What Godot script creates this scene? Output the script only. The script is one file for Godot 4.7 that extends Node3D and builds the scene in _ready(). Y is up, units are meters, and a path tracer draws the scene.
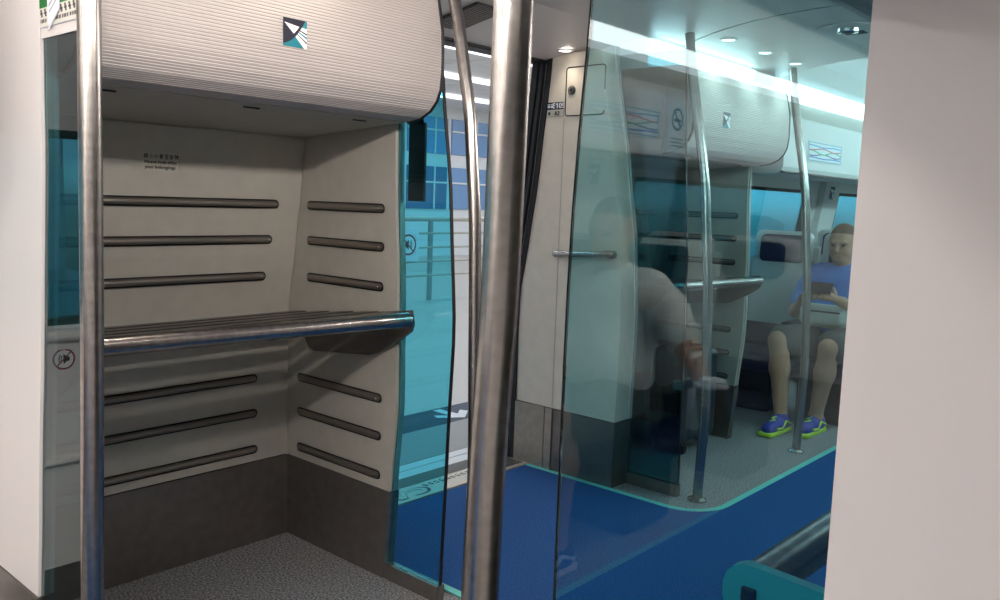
extends Node3D
# Interior of an airport train: luggage racks, glass screens, grab poles and an open door to a platform.
# x runs along the train, -z goes to the far side, y is up. ZC is the middle of the aisle.

const ZC := -1.18
var M := {}
var font_sans: Font

# ------------------------------------------------------------------ helpers
func numbered(called: String) -> String:
	if not has_node(NodePath(called)):
		return called
	var k := 1
	while has_node(NodePath("%s_%03d" % [called, k])):
		k += 1
	return "%s_%03d" % [called, k]

func thing(called: String, label: String, category: String, at := Vector3.ZERO, group := "") -> Node3D:
	var o := Node3D.new()
	o.name = numbered(called)
	add_child(o)
	o.position = at
	o.set_meta("label", label)
	o.set_meta("category", category)
	if group != "":
		o.set_meta("group", group)
	return o

func part(called: String, mesh: Mesh, mat: Material, parent: Node3D, at := Vector3.ZERO) -> MeshInstance3D:
	var o := MeshInstance3D.new()
	o.name = called
	o.mesh = mesh
	o.material_override = mat
	parent.add_child(o, true)
	o.position = at
	return o

func struct(called: String, mesh: Mesh, mat: Material, label := "") -> MeshInstance3D:
	var o := part(numbered(called), mesh, mat, self)
	o.set_meta("kind", "structure")
	if label != "":
		o.set_meta("label", label)
	return o

func zz(w: float, side: int) -> float:
	return ZC + side * w

func tri(st: SurfaceTool, a: Vector3, b: Vector3, c: Vector3, n: Vector3) -> void:
	if (b - a).cross(c - a).dot(n) > 0.0:
		var t := b
		b = c
		c = t
	st.add_vertex(a)
	st.add_vertex(b)
	st.add_vertex(c)

func begin() -> SurfaceTool:
	var st := SurfaceTool.new()
	st.begin(Mesh.PRIMITIVE_TRIANGLES)
	return st

func flat(st: SurfaceTool) -> ArrayMesh:
	st.generate_normals()
	return st.commit()

# polygon extruded along an axis: axis 0 -> (u,v) = (z,y); axis 1 -> (x,z); axis 2 -> (x,y)
func p3(axis: int, u: float, v: float, w: float) -> Vector3:
	if axis == 0:
		return Vector3(w, v, u)
	if axis == 1:
		return Vector3(u, w, v)
	return Vector3(u, v, w)

func add_prism(st: SurfaceTool, poly: PackedVector2Array, axis: int, a: float, b: float) -> void:
	st.set_smooth_group(-1)
	var area := 0.0
	var m := poly.size()
	for i in m:
		area += poly[i].cross(poly[(i + 1) % m])
	if area < 0.0:
		poly.reverse()
	var ids := Geometry2D.triangulate_polygon(poly)
	var lo := minf(a, b)
	var hi := maxf(a, b)
	for i in range(0, ids.size(), 3):
		for s in [[lo, -1.0], [hi, 1.0]]:
			tri(st, p3(axis, poly[ids[i]].x, poly[ids[i]].y, s[0]), p3(axis, poly[ids[i + 1]].x, poly[ids[i + 1]].y, s[0]), p3(axis, poly[ids[i + 2]].x, poly[ids[i + 2]].y, s[0]), p3(axis, 0, 0, s[1]))
	for i in m:
		var q := poly[i]
		var r := poly[(i + 1) % m]
		var n := p3(axis, r.y - q.y, q.x - r.x, 0)
		tri(st, p3(axis, q.x, q.y, lo), p3(axis, r.x, r.y, lo), p3(axis, r.x, r.y, hi), n)
		tri(st, p3(axis, q.x, q.y, lo), p3(axis, r.x, r.y, hi), p3(axis, q.x, q.y, hi), n)

func prism(poly: PackedVector2Array, axis: int, a: float, b: float) -> ArrayMesh:
	var st := begin()
	add_prism(st, poly, axis, a, b)
	return flat(st)

# rounded box centred on the origin; n corner steps (1 = chamfer)
var rbox_cache := {}
func rbox(size: Vector3, r: float, n := 2) -> ArrayMesh:
	var key := "%s_%s_%d" % [size, r, n]
	if rbox_cache.has(key):
		return rbox_cache[key]
	var st := begin()
	var h := size / 2.0
	r = minf(r, minf(h.x, minf(h.y, h.z)) * 0.999)
	var inner := h - Vector3(r, r, r)
	var ticks := []
	for ax in 3:
		var t := []
		for i in n + 1:
			t.append(-h[ax] + r * i / float(n))
		for i in n + 1:
			t.append(h[ax] - r + r * i / float(n))
		ticks.append(t)
	for ax in 3:
		var bx := (ax + 1) % 3
		var cx := (ax + 2) % 3
		for s in [-1.0, 1.0]:
			for i in ticks[bx].size() - 1:
				for j in ticks[cx].size() - 1:
					var ps := []
					for d in [[0, 0], [1, 0], [1, 1], [0, 1]]:
						var p := Vector3.ZERO
						p[ax] = s * h[ax]
						p[bx] = ticks[bx][i + d[0]]
						p[cx] = ticks[cx][j + d[1]]
						var q := p.clamp(-inner, inner)
						var nn := (p - q).normalized()
						ps.append([q + nn * r, nn])
					var face := Vector3.ZERO
					face[ax] = s
					for t3 in [[0, 1, 2], [0, 2, 3]]:
						var order: Array = t3.duplicate()
						var A: Vector3 = ps[t3[0]][0]
						var B: Vector3 = ps[t3[1]][0]
						var D: Vector3 = ps[t3[2]][0]
						var avg: Vector3 = ps[t3[0]][1] + ps[t3[1]][1] + ps[t3[2]][1]
						var cr := (B - A).cross(D - A)
						if cr.length() < 1e-12:
							continue
						if cr.dot(avg) > 0.0:
							order = [t3[0], t3[2], t3[1]]
						for k in order:
							st.set_normal(ps[k][1])
							st.add_vertex(ps[k][0])
	var mesh := st.commit()
	rbox_cache[key] = mesh
	return mesh

# tube along a polyline, radius a number or one for each point
func tube(pts: Array, rad, seg := 16, caps := true) -> ArrayMesh:
	var st := begin()
	var rings := []
	var prev := Vector3.ZERO
	for i in pts.size():
		var d: Vector3 = (pts[mini(i + 1, pts.size() - 1)] - pts[maxi(i - 1, 0)]).normalized()
		var u: Vector3
		if prev == Vector3.ZERO:
			u = d.cross(Vector3.UP if absf(d.y) < 0.9 else Vector3.RIGHT).normalized()
		else:
			u = (prev - d * prev.dot(d)).normalized()
		prev = u
		var v := d.cross(u)
		var r: float = rad[i] if rad is Array else rad
		var ring := []
		for k in seg:
			var a := TAU * k / seg
			var n := u * cos(a) + v * sin(a)
			ring.append([pts[i] + n * r, n])
		rings.append(ring)
	for i in rings.size() - 1:
		for k in seg:
			var q := [rings[i][k], rings[i][(k + 1) % seg], rings[i + 1][(k + 1) % seg], rings[i + 1][k]]
			for t in [[0, 1, 2], [0, 2, 3]]:
				var o: Array = t
				var cr: Vector3 = (q[t[1]][0] - q[t[0]][0]).cross(q[t[2]][0] - q[t[0]][0])
				if cr.dot(q[t[0]][1] + q[t[2]][1]) > 0.0:
					o = [t[0], t[2], t[1]]
				for k2 in o:
					st.set_normal(q[k2][1])
					st.add_vertex(q[k2][0])
	if caps:
		for e in [0, rings.size() - 1]:
			var c: Vector3 = pts[e]
			var d2: Vector3 = (pts[0] - pts[1]).normalized() if e == 0 else (pts[e] - pts[e - 1]).normalized()
			st.set_normal(d2)
			for k in seg:
				var A: Vector3 = rings[e][k][0]
				var B: Vector3 = rings[e][(k + 1) % seg][0]
				tri(st, c, A, B, d2)
	return st.commit()

# solid of revolution about y; profile of (radius, height)
func lathe(prof: Array, seg := 24) -> ArrayMesh:
	var st := begin()
	st.set_smooth_group(0)
	for i in prof.size() - 1:
		var a: Vector2 = prof[i]
		var b: Vector2 = prof[i + 1]
		for k in seg:
			var t0 := TAU * k / seg
			var t1 := TAU * (k + 1) / seg
			var tm := (t0 + t1) / 2
			var n := Vector3(cos(tm) * (b.y - a.y), a.x - b.x, sin(tm) * (b.y - a.y))
			var A := Vector3(cos(t0) * a.x, a.y, sin(t0) * a.x)
			var B := Vector3(cos(t1) * a.x, a.y, sin(t1) * a.x)
			var D := Vector3(cos(t1) * b.x, b.y, sin(t1) * b.x)
			var E := Vector3(cos(t0) * b.x, b.y, sin(t0) * b.x)
			st.set_smooth_group(i)
			if a.x > 1e-6:
				tri(st, A, B, D, n)
			if b.x > 1e-6:
				tri(st, A, D, E, n)
	return flat(st)

func quad(a: Vector3, b: Vector3, c: Vector3, d: Vector3) -> ArrayMesh:
	# a top-left, b top-right, c bottom-right, d bottom-left as read from the front
	var st := begin()
	var n := (b - a).cross(d - a) * -1.0
	var uv := [Vector2(0, 0), Vector2(1, 0), Vector2(1, 1), Vector2(0, 1)]
	var p := [a, b, c, d]
	for k in [0, 1, 2, 0, 2, 3]:
		st.set_normal(n.normalized())
		st.set_uv(uv[k])
		st.add_vertex(p[k])
	return st.commit()

func text_mesh(words: String, height: float, depth := 0.002) -> TextMesh:
	var t := TextMesh.new()
	t.text = words
	t.font = font_sans
	t.font_size = 32
	t.pixel_size = height / 23.0
	t.depth = depth
	t.curve_step = 2.0
	return t

func image_tex(w: int, h: int, f: Callable) -> ImageTexture:
	var im := Image.create(w, h, false, Image.FORMAT_RGBA8)
	for y in h:
		for x in w:
			im.set_pixel(x, y, f.call((x + 0.5) / w, (y + 0.5) / h))
	return ImageTexture.create_from_image(im)

# ------------------------------------------------------------------ bodies: tapered capsules joined smoothly, meshed as surface nets
func sdf_add(st: SurfaceTool, bones: Array, cell: float, k: float) -> void:
	var lo := Vector3(1e9, 1e9, 1e9)
	var hi := -lo
	for b in bones:
		var r: float = maxf(b[2], b[3]) + 2.5 * cell
		for e in [b[0], b[1]]:
			lo = lo.min(e - Vector3(r, r, r))
			hi = hi.max(e + Vector3(r, r, r))
	var nx := int(ceil((hi.x - lo.x) / cell)) + 1
	var ny := int(ceil((hi.y - lo.y) / cell)) + 1
	var nz := int(ceil((hi.z - lo.z) / cell)) + 1
	var g := PackedFloat32Array()
	g.resize(nx * ny * nz)
	g.fill(1.0)
	for b in bones:
		var a: Vector3 = b[0]
		var c: Vector3 = b[1]
		var ra: float = b[2]
		var rb: float = b[3]
		var r := maxf(ra, rb) + 2.0 * cell + k * 0.6
		var l := a.min(c) - Vector3(r, r, r)
		var m := a.max(c) + Vector3(r, r, r)
		var i0 := maxi(0, int((l.x - lo.x) / cell))
		var j0 := maxi(0, int((l.y - lo.y) / cell))
		var k0 := maxi(0, int((l.z - lo.z) / cell))
		var i1 := mini(nx - 1, int((m.x - lo.x) / cell) + 1)
		var j1 := mini(ny - 1, int((m.y - lo.y) / cell) + 1)
		var k1 := mini(nz - 1, int((m.z - lo.z) / cell) + 1)
		var ba := c - a
		var inv := 1.0 / maxf(ba.length_squared(), 1e-9)
		var dr := rb - ra
		for i in range(i0, i1 + 1):
			for j in range(j0, j1 + 1):
				var row := (i * ny + j) * nz
				for q in range(k0, k1 + 1):
					var pa := Vector3(lo.x + i * cell, lo.y + j * cell, lo.z + q * cell) - a
					var h := clampf(pa.dot(ba) * inv, 0.0, 1.0)
					var d := (pa - ba * h).length() - ra - dr * h
					var o := g[row + q]
					var mix := maxf(k - absf(o - d), 0.0) / k
					g[row + q] = minf(o, d) - mix * mix * k * 0.25
	var ids := PackedInt32Array()
	ids.resize(nx * ny * nz)
	ids.fill(-1)
	var vs := PackedVector3Array()
	var ns := PackedVector3Array()
	var sx := ny * nz
	var corner := [0, 1, nz, nz + 1, sx, sx + 1, sx + nz, sx + nz + 1]
	var off := []
	for t in 8:
		off.append(Vector3((t >> 2) & 1, (t >> 1) & 1, t & 1))
	for i in nx - 1:
		for j in ny - 1:
			for q in nz - 1:
				var at := i * sx + j * nz + q
				var s0 := g[at] < 0.0
				if (g[at + 1] < 0.0) == s0 and (g[at + nz] < 0.0) == s0 and (g[at + sx] < 0.0) == s0 and (g[at + nz + 1] < 0.0) == s0 and (g[at + sx + 1] < 0.0) == s0 and (g[at + sx + nz] < 0.0) == s0 and (g[at + sx + nz + 1] < 0.0) == s0:
					continue
				var sum := Vector3.ZERO
				var cnt := 0
				var grad := Vector3.ZERO
				for t in 8:
					var f := g[at + corner[t]]
					grad += (off[t] - Vector3(0.5, 0.5, 0.5)) * f
					for bit in [1, 2, 4]:
						if t & bit == 0:
							var f2 := g[at + corner[t | bit]]
							if (f < 0.0) != (f2 < 0.0):
								sum += off[t].lerp(off[t | bit], f / (f - f2))
								cnt += 1
				ids[at] = vs.size()
				vs.append(lo + (Vector3(i, j, q) + sum / cnt) * cell)
				ns.append(grad.normalized())
	for i in range(1, nx - 1):
		for j in range(1, ny - 1):
			for q in range(1, nz - 1):
				var at := i * sx + j * nz + q
				var s0 := g[at] < 0.0
				for ax in 3:
					var d: int = [sx, nz, 1][ax]
					if (g[at + d] < 0.0) == s0:
						continue
					var e: int = [nz, 1, sx][ax]
					var f: int = [1, sx, nz][ax]
					var v := [ids[at], ids[at - e], ids[at - e - f], ids[at - f]]
					if v.min() < 0:
						continue
					for t in [[0, 1, 2], [0, 2, 3]]:
						var o: Array = [v[t[0]], v[t[1]], v[t[2]]]
						if (vs[o[1]] - vs[o[0]]).cross(vs[o[2]] - vs[o[0]]).dot(ns[o[0]] + ns[o[1]] + ns[o[2]]) > 0.0:
							o = [o[0], o[2], o[1]]
						for w in o:
							st.set_normal(ns[w])
							st.add_vertex(vs[w])

func body_mesh(sets: Array) -> ArrayMesh:
	var st := begin()
	for s in sets:
		sdf_add(st, s[0], s[1], s[2])
	return st.commit()

# ------------------------------------------------------------------ materials
func mat(c: Color, rough := 0.5, metal := 0.0) -> StandardMaterial3D:
	var m := StandardMaterial3D.new()
	m.albedo_color = c
	m.roughness = rough
	m.metallic = metal
	return m

func noise_tex(freq: float, a: Color, b: Color, seed_value: int, size := 256) -> NoiseTexture2D:
	var n := FastNoiseLite.new()
	n.seed = seed_value
	n.frequency = freq
	n.fractal_octaves = 3
	var t := NoiseTexture2D.new()
	t.width = size
	t.height = size
	t.seamless = true
	t.noise = n
	var g := Gradient.new()
	g.set_color(0, a)
	g.set_color(1, b)
	t.color_ramp = g
	return t

func textured(c: Color, a: Color, b: Color, freq: float, scale: float, rough: float, metal := 0.0, seed_value := 1) -> StandardMaterial3D:
	var m := mat(c, rough, metal)
	m.albedo_texture = noise_tex(freq, a, b, seed_value)
	m.uv1_triplanar = true
	m.uv1_world_triplanar = true
	m.uv1_scale = Vector3(scale, scale, scale)
	return m

func glass(c: Color) -> StandardMaterial3D:
	var m := mat(c, 0.0)
	m.albedo_color.a = 0.0
	m.transparency = BaseMaterial3D.TRANSPARENCY_ALPHA
	m.refraction_enabled = true
	m.refraction_scale = 0.05
	return m

func glow(c: Color, e: float) -> StandardMaterial3D:
	var m := mat(Color(0.9, 0.9, 0.9), 0.5)
	m.emission_enabled = true
	m.emission = c
	m.emission_energy_multiplier = e
	return m

func make_materials() -> void:
	M.white = mat(Color(0.91, 0.885, 0.872), 0.35)
	M.panel = textured(Color(0.73, 0.71, 0.67), Color(0.95, 0.95, 0.95), Color(1, 1, 1), 0.02, 2.0, 0.42, 0.0, 3)
	M.rib = mat(Color(0.77, 0.735, 0.715), 0.45)
	M.cream = textured(Color(0.88, 0.835, 0.77), Color(0.96, 0.96, 0.96), Color(1, 1, 1), 0.02, 2.0, 0.4, 0.0, 5)
	M.ceiling = mat(Color(0.84, 0.81, 0.79), 0.4)
	M.saloon = mat(Color(0.88, 0.87, 0.86), 0.5)
	M.steel = textured(Color(0.74, 0.715, 0.695), Color(0.82, 0.82, 0.82), Color(1, 1, 1), 0.05, 3.0, 0.27, 1.0, 7)
	M.rail = mat(Color(0.56, 0.53, 0.50), 0.36, 0.75)
	M.slat = textured(Color(0.52, 0.49, 0.47), Color(0.8, 0.8, 0.8), Color(1, 1, 1), 0.04, 3.0, 0.32, 1.0, 8)
	M.kick = textured(Color(0.51, 0.485, 0.465), Color(0.90, 0.90, 0.90), Color(1, 1, 1), 0.03, 2.5, 0.27, 0.6, 9)
	M.kick_light = textured(Color(0.66, 0.62, 0.57), Color(0.88, 0.88, 0.88), Color(1, 1, 1), 0.03, 2.5, 0.36, 0.5, 10)
	M.black = mat(Color(0.035, 0.035, 0.038), 0.55)
	M.dark = mat(Color(0.10, 0.10, 0.11), 0.5)
	M.grey_carpet = textured(Color(0.83, 0.82, 0.83), Color(0.30, 0.30, 0.31), Color(1, 1, 1), 0.16, 2.4, 1.0, 0.0, 12)
	M.blue_carpet = textured(Color(0.11, 0.37, 0.63), Color(0.62, 0.66, 0.72), Color(1, 1, 1), 0.16, 2.4, 1.0, 0.0, 13)
	M.stripe = mat(Color(0.42, 0.80, 0.76), 0.6)
	M.far_glass = glass(Color(0.46, 0.88, 0.96))
	M.dark_glass = glass(Color(0.25, 0.50, 0.54))
	M.near_glass = glass(Color(0.62, 0.84, 0.875))
	M.window_glass = glass(Color(0.46, 0.88, 0.96))
	M.plate = textured(Color(0.78, 0.75, 0.70), Color(0.9, 0.9, 0.9), Color(1, 1, 1), 0.05, 6.0, 0.4, 0.3, 15)
	M.teal_plate = mat(Color(0.33, 0.76, 0.79), 0.35)
	M.navy = textured(Color(0.11, 0.15, 0.27), Color(0.8, 0.8, 0.85), Color(1, 1, 1), 0.1, 8.0, 0.9, 0.0, 17)
	M.seat_pale = textured(Color(0.74, 0.76, 0.76), Color(0.92, 0.92, 0.92), Color(1, 1, 1), 0.1, 10.0, 0.8, 0.0, 18)
	M.shell = mat(Color(0.80, 0.81, 0.80), 0.4)
	M.chrome = mat(Color(0.8, 0.8, 0.79), 0.15, 1.0)
	M.ink = mat(Color(0.03, 0.03, 0.04), 0.6)
	M.paper = mat(Color(0.90, 0.90, 0.92), 0.7)
	M.skin = mat(Color(0.72, 0.53, 0.43), 0.6)
	M.hair = mat(Color(0.10, 0.085, 0.08), 0.6)
	M.shirt_blue = mat(Color(0.26, 0.47, 0.78), 0.85)
	M.shirt_white = mat(Color(0.90, 0.90, 0.88), 0.85)
	M.shorts = mat(Color(0.27, 0.26, 0.26), 0.9)
	M.eye = mat(Color(0.05, 0.04, 0.04), 0.2)
	M.tactile = mat(Color(0.27, 0.30, 0.36), 0.7)
	M.terrazzo = textured(Color(0.86, 0.82, 0.78), Color(0.74, 0.74, 0.74), Color(1, 1, 1), 0.2, 1.6, 0.35, 0.0, 21)
	M.concrete = mat(Color(0.62, 0.61, 0.60), 0.6)
	M.hall_white = mat(Color(0.90, 0.90, 0.90), 0.6)
	M.hall_window = mat(Color(0.48, 0.62, 0.79), 0.25)
	M.hall_window_dark = mat(Color(0.37, 0.48, 0.63), 0.25)
	M.case = mat(Color(0.09, 0.16, 0.20), 0.35)
	M.cove = glow(Color(0.97, 0.98, 1.0), 2.6)
	M.lamp = glow(Color(1.0, 0.97, 0.92), 6.0)
	M.hall_lamp = glow(Color(0.96, 0.98, 1.0), 2.0)
	M.logo = mat(Color.WHITE, 0.5)
	M.logo.albedo_texture = image_tex(96, 96, logo_pixel)
	M.map = mat(Color.WHITE, 0.5)
	M.map.albedo_texture = image_tex(192, 64, map_pixel)
	M.notice = mat(Color.WHITE, 0.6)
	M.notice.albedo_texture = chinese_notice()
	M.quiet = mat(Color.WHITE, 0.5)
	M.quiet.albedo_texture = image_tex(128, 128, quiet_pixel)
	M.exit = mat(Color.WHITE, 0.5)
	M.exit.albedo_texture = image_tex(192, 160, exit_pixel)
	M.tag = mat(Color.WHITE, 0.7)
	M.tag.albedo_texture = image_tex(64, 128, tag_pixel)
	M.poster = mat(Color.WHITE, 0.6)
	M.poster.albedo_texture = image_tex(96, 128, poster_pixel)

func logo_pixel(u: float, v: float) -> Color:
	var navy := Color(0.09, 0.09, 0.17)
	var teal := Color(0.05, 0.50, 0.56)
	var a := rad_to_deg(atan2(v - 0.16, u - 0.04))
	var edge := 0.92 - 1.02 * u + 0.22 * sin(u * PI)
	if v < edge:
		if a > 8.0 and a < 42.0 and v < edge - 0.16 and u > 0.06:
			return Color.WHITE
		return navy
	if a < 7.0 or a > 44.5:
		return teal
	if (a > 17.0 and a < 20.0) or (a > 32.0 and a < 34.5):
		return navy
	if a > 23.5 and a < 27.0:
		return teal
	return Color.WHITE

func map_pixel(u: float, v: float) -> Color:
	if v < 0.04 or v > 0.96 or u < 0.015 or u > 0.985:
		return Color(0.45, 0.65, 0.75)
	var lines := [[0.2, 0.03, Color(0.35, 0.6, 0.85)], [0.36, 0.06, Color(0.8, 0.3, 0.35)], [0.52, 0.09, Color(0.3, 0.65, 0.45)], [0.66, 0.06, Color(0.35, 0.3, 0.55)], [0.82, 0.02, Color(0.1, 0.4, 0.8)]]
	for l in lines:
		if absf(v - l[0] - l[1] * sin(u * 9.0 + l[0] * 20.0)) < 0.028:
			return l[2]
	return Color(0.86, 0.91, 0.92)

func quiet_pixel(u: float, v: float) -> Color:
	var d := Vector2(u - 0.5, v - 0.5).length()
	if d > 0.5:
		return Color(0.86, 0.86, 0.86)
	if d > 0.42:
		return Color(0.55, 0.08, 0.16)
	if absf((u - 0.5) - (v - 0.5)) < 0.045 and d < 0.42:
		return Color(0.55, 0.08, 0.16)
	if u > 0.25 and u < 0.36 and absf(v - 0.5) < 0.10:
		return Color(0.1, 0.1, 0.12)
	if u >= 0.36 and u < 0.52 and absf(v - 0.5) < 0.10 + (u - 0.36) * 0.9:
		return Color(0.1, 0.1, 0.12)
	var w := Vector2(u - 0.45, v - 0.5)
	if w.x > 0.05 and absf(w.angle()) < 0.8 and (absf(w.length() - 0.18) < 0.022 or absf(w.length() - 0.27) < 0.022):
		return Color(0.1, 0.1, 0.12)
	return Color(0.92, 0.92, 0.92)

func exit_pixel(u: float, v: float) -> Color:
	var green := Color(0.02, 0.45, 0.16)
	var pale := Color(0.85, 0.88, 0.82)
	if v < 0.77:
		if u < 0.24:
			return green
		if u < 0.29:
			return pale
		if u > 0.90 and u < 0.94:
			return pale
		if u > 0.58 and u < 0.84 and v < 0.68:
			var inx := (u - 0.58) / 0.26
			var iny := v / 0.68
			if inx < 0.12 or inx > 0.88 or iny > 0.9:
				return pale
			if iny < 0.45 and absf(inx - 0.45) < 0.3 - iny * 0.2:
				return green
			return Color(0.86, 0.76, 0.68)
		return green
	# two rows of small dark marks on a pale band
	var ink := Color(0.12, 0.12, 0.12)
	if v > 0.79 and v < 0.88:
		var c := fposmod(u * 9.0, 1.0)
		var r := (v - 0.79) / 0.09
		if c > 0.18 and c < 0.82 and (absf(c - 0.5) < 0.09 or absf(r - 0.5) < 0.14 or absf(c - 0.25 - r * 0.5) < 0.1):
			return ink
	if v > 0.91 and v < 0.955:
		if fposmod(u * 23.0, 1.0) > 0.32 and fposmod(u * 5.0, 1.0) > 0.12:
			return ink
	return Color(0.88, 0.86, 0.82)

func tag_pixel(u: float, v: float) -> Color:
	var row := fposmod(v * 11.0, 1.0)
	if u > 0.14 and u < 0.86 and v > 0.06 and v < 0.86 and row < 0.32 and fposmod(u * 12.0 + floor(v * 11.0) * 3.7, 1.0) > 0.2:
		return Color(0.5, 0.5, 0.54)
	return Color(0.93, 0.93, 0.96)

func poster_pixel(u: float, v: float) -> Color:
	var d := Vector2(u - 0.5, (v - 0.36) * 1.33).length()
	if absf(d - 0.26) < 0.03 or (d < 0.26 and absf(u - 0.5 + (v - 0.36) * 1.2) < 0.04) or (d < 0.18 and absf(v - 0.38) < 0.03):
		return Color(0.25, 0.35, 0.38)
	if v > 0.72 and v < 0.9 and fposmod(v * 14.0, 1.0) < 0.4 and u > 0.2 and u < 0.8:
		return Color(0.45, 0.5, 0.52)
	return Color(0.90, 0.93, 0.93)

# the seven characters of the notice, as strokes on a 10 x 10 grid
func chinese_notice() -> ImageTexture:
	var glyphs := [
		[[1,1,2,2],[0,3,3,3],[1,4,3,4],[1,5,3,5],[1,6,1,9],[3,6,3,9],[1,6,3,6],[1,9,3,9],[4,1,9,1],[4,2.3,9,2.3],[4,3.6,9,3.6],[6.5,0,6.5,3.6],[5,4.8,5,9],[9,4.8,9,9],[5,4.8,9,4.8],[5,6.2,9,6.2],[5,7.5,9,7.5]],
		[[5,0,5,9],[5,9,4,8],[2,3,1,6],[7.5,3,9,6]],
		[[1,4,0.5,7],[3,3,3,8],[3,8.5,7.5,8.5],[7.5,8.5,8,6.5],[4.5,1.5,5.5,3],[7,3,9,5]],
		[[2,1,8,0.5],[1,2.5,9,2.5],[0,4,9.5,4],[5,0.8,1,7],[3,5,3,9.5],[8,5,8,9.5],[3,5,8,5],[3,6.5,8,6.5],[3,8,8,8],[3,9.5,8,9.5]],
		[[2,0,1,2],[2,1,4,1],[6.5,0,5.5,2],[6.5,1,9,1],[5,2,5,3],[1,3.2,9,3.2],[1,3.2,1,4.5],[9,3.2,9,4.5],[3,4.5,3,9.5],[3,4.5,7,4.5],[7,4.5,7,6.5],[3,6.5,7,6.5],[3,7.5,8,7.5],[8,7.5,8,9.5],[3,9.5,8,9.5]],
		[[1,1,1,7],[4,1,4,7],[1,1,4,1],[1,3,4,3],[1,5,4,5],[1,7,4,7],[1.5,7.5,0.5,9.5],[3.5,7.5,4.5,9.5],[5,3,9.5,3],[8,0,8,9],[8,9,6.8,8.3],[8,3.5,5,7.5]],
		[[1.5,1,0.8,3.5],[0.5,3,4,3],[2.5,0,2.5,9.5],[0.3,6.5,4,5.2],[5.5,0,4.5,4],[5.2,2,9.3,2],[9.3,2,8.6,9],[8.6,9,7.4,8],[6.6,2,4.6,7],[8,2,5.6,9]],
	]
	var w := 448
	var h := 208
	var im := Image.create(w, h, false, Image.FORMAT_RGBA8)
	im.fill(Color(0.73, 0.71, 0.67))
	var ink := Color(0.05, 0.05, 0.055)
	for gi in glyphs.size():
		for s in glyphs[gi]:
			var a := Vector2(10 + gi * 61 + s[0] * 5.0, 14 + s[1] * 5.6)
			var b := Vector2(10 + gi * 61 + s[2] * 5.0, 14 + s[3] * 5.6)
			var n := int(a.distance_to(b)) + 1
			for i in n + 1:
				var p := a.lerp(b, i / float(n))
				im.fill_rect(Rect2i(int(p.x) - 2, int(p.y) - 2, 5, 5), ink)
	im.fill_rect(Rect2i(440, 30, 4, 160), Color(0.3, 0.3, 0.3))
	return ImageTexture.create_from_image(im)

# ------------------------------------------------------------------ profiles: w is the distance from the middle of the aisle
func curve(table: Array, y: float) -> float:
	if y <= table[0][0]:
		return table[0][1]
	for i in table.size() - 1:
		var a: Array = table[i]
		var b: Array = table[i + 1]
		if y <= b[0]:
			return lerpf(a[1], b[1], smoothstep(0, 1, (y - a[0]) / (b[0] - a[0])) * 0.35 + 0.65 * (y - a[0]) / (b[0] - a[0]))
	return table[-1][1]

const WALL := [[0.0, 1.505], [0.72, 1.508], [0.87, 1.502], [1.1, 1.462], [1.35, 1.424], [1.5, 1.405], [1.95, 1.36], [2.3, 1.33]]
const EDGE := [[0.0, 0.938], [0.31, 0.916], [0.62, 0.889], [1.0, 0.895], [1.36, 0.915], [1.53, 0.916], [2.05, 0.945]]
const EDGE_LEFT := [[0.0, 0.945], [0.30, 0.93], [0.56, 0.904], [1.04, 0.856], [1.377, 0.827], [1.695, 0.82], [2.05, 0.82]]
const EDGE_NEAR := [[0.0, 0.925], [2.05, 0.925]]
const EDGE_DOOR := [[0.0, 0.918], [0.32, 0.914], [0.775, 0.908], [1.098, 0.928], [1.506, 0.991], [1.96, 1.078], [2.05, 1.09]]
const GLASS := [[0.0, 0.677], [0.51, 0.66], [0.9, 0.644], [1.3, 0.672], [1.66, 0.72], [1.9, 0.764], [2.05, 0.80]]
const GLASS_LEFT := [[0.0, 0.71], [0.39, 0.686], [1.065, 0.643], [1.67, 0.623], [2.05, 0.61]]
const GLASS_NEAR := [[0.0, 0.62], [0.85, 0.62], [1.17, 0.62], [1.304, 0.623], [1.51, 0.635], [2.05, 0.68]]
const GLASS_TWO := [[0.0, 0.645], [0.44, 0.649], [1.11, 0.668], [1.5, 0.70], [1.93, 0.728], [2.05, 0.74]]
const POLE := [[0.0, 0.559], [0.46, 0.546], [0.9, 0.560], [1.21, 0.57], [1.536, 0.602], [1.773, 0.652], [2.05, 0.725]]
const POLE_LEFT := [[0.0, 0.628], [0.417, 0.612], [1.07, 0.582], [1.66, 0.566], [2.05, 0.56]]
const POLE_NEAR := [[0.0, 0.475], [0.79, 0.487], [0.99, 0.492], [1.18, 0.503], [1.36, 0.506], [1.53, 0.509], [2.05, 0.53]]
const POLE_TWO := [[0.0, 0.559], [0.461, 0.546], [0.902, 0.567], [1.334, 0.606], [2.032, 0.729], [2.06, 0.735]]

# strip of a plane x = const between two edge tables, as a (z, y) polygon
func strip(inner: Array, outer: Array, y0: float, y1: float, side: int, grow_in := 0.0, grow_out := 0.0, n := 18) -> PackedVector2Array:
	var p := PackedVector2Array()
	for i in n + 1:
		var y := lerpf(y0, y1, i / float(n))
		p.append(Vector2(zz(curve(inner, y) - grow_in, side), y))
	for i in n + 1:
		var y := lerpf(y1, y0, i / float(n))
		p.append(Vector2(zz(curve(outer, y) + grow_out, side), y))
	return p

# skin of the side wall between two heights
func wall_poly(y0: float, y1: float, side: int, near_off: float, thick: float, n := 8) -> PackedVector2Array:
	var p := PackedVector2Array()
	for i in n + 1:
		var y := lerpf(y0, y1, i / float(n))
		p.append(Vector2(zz(curve(WALL, y) + near_off, side), y))
	for i in n + 1:
		var y := lerpf(y1, y0, i / float(n))
		p.append(Vector2(zz(curve(WALL, y) + near_off + thick, side), y))
	return p

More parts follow.
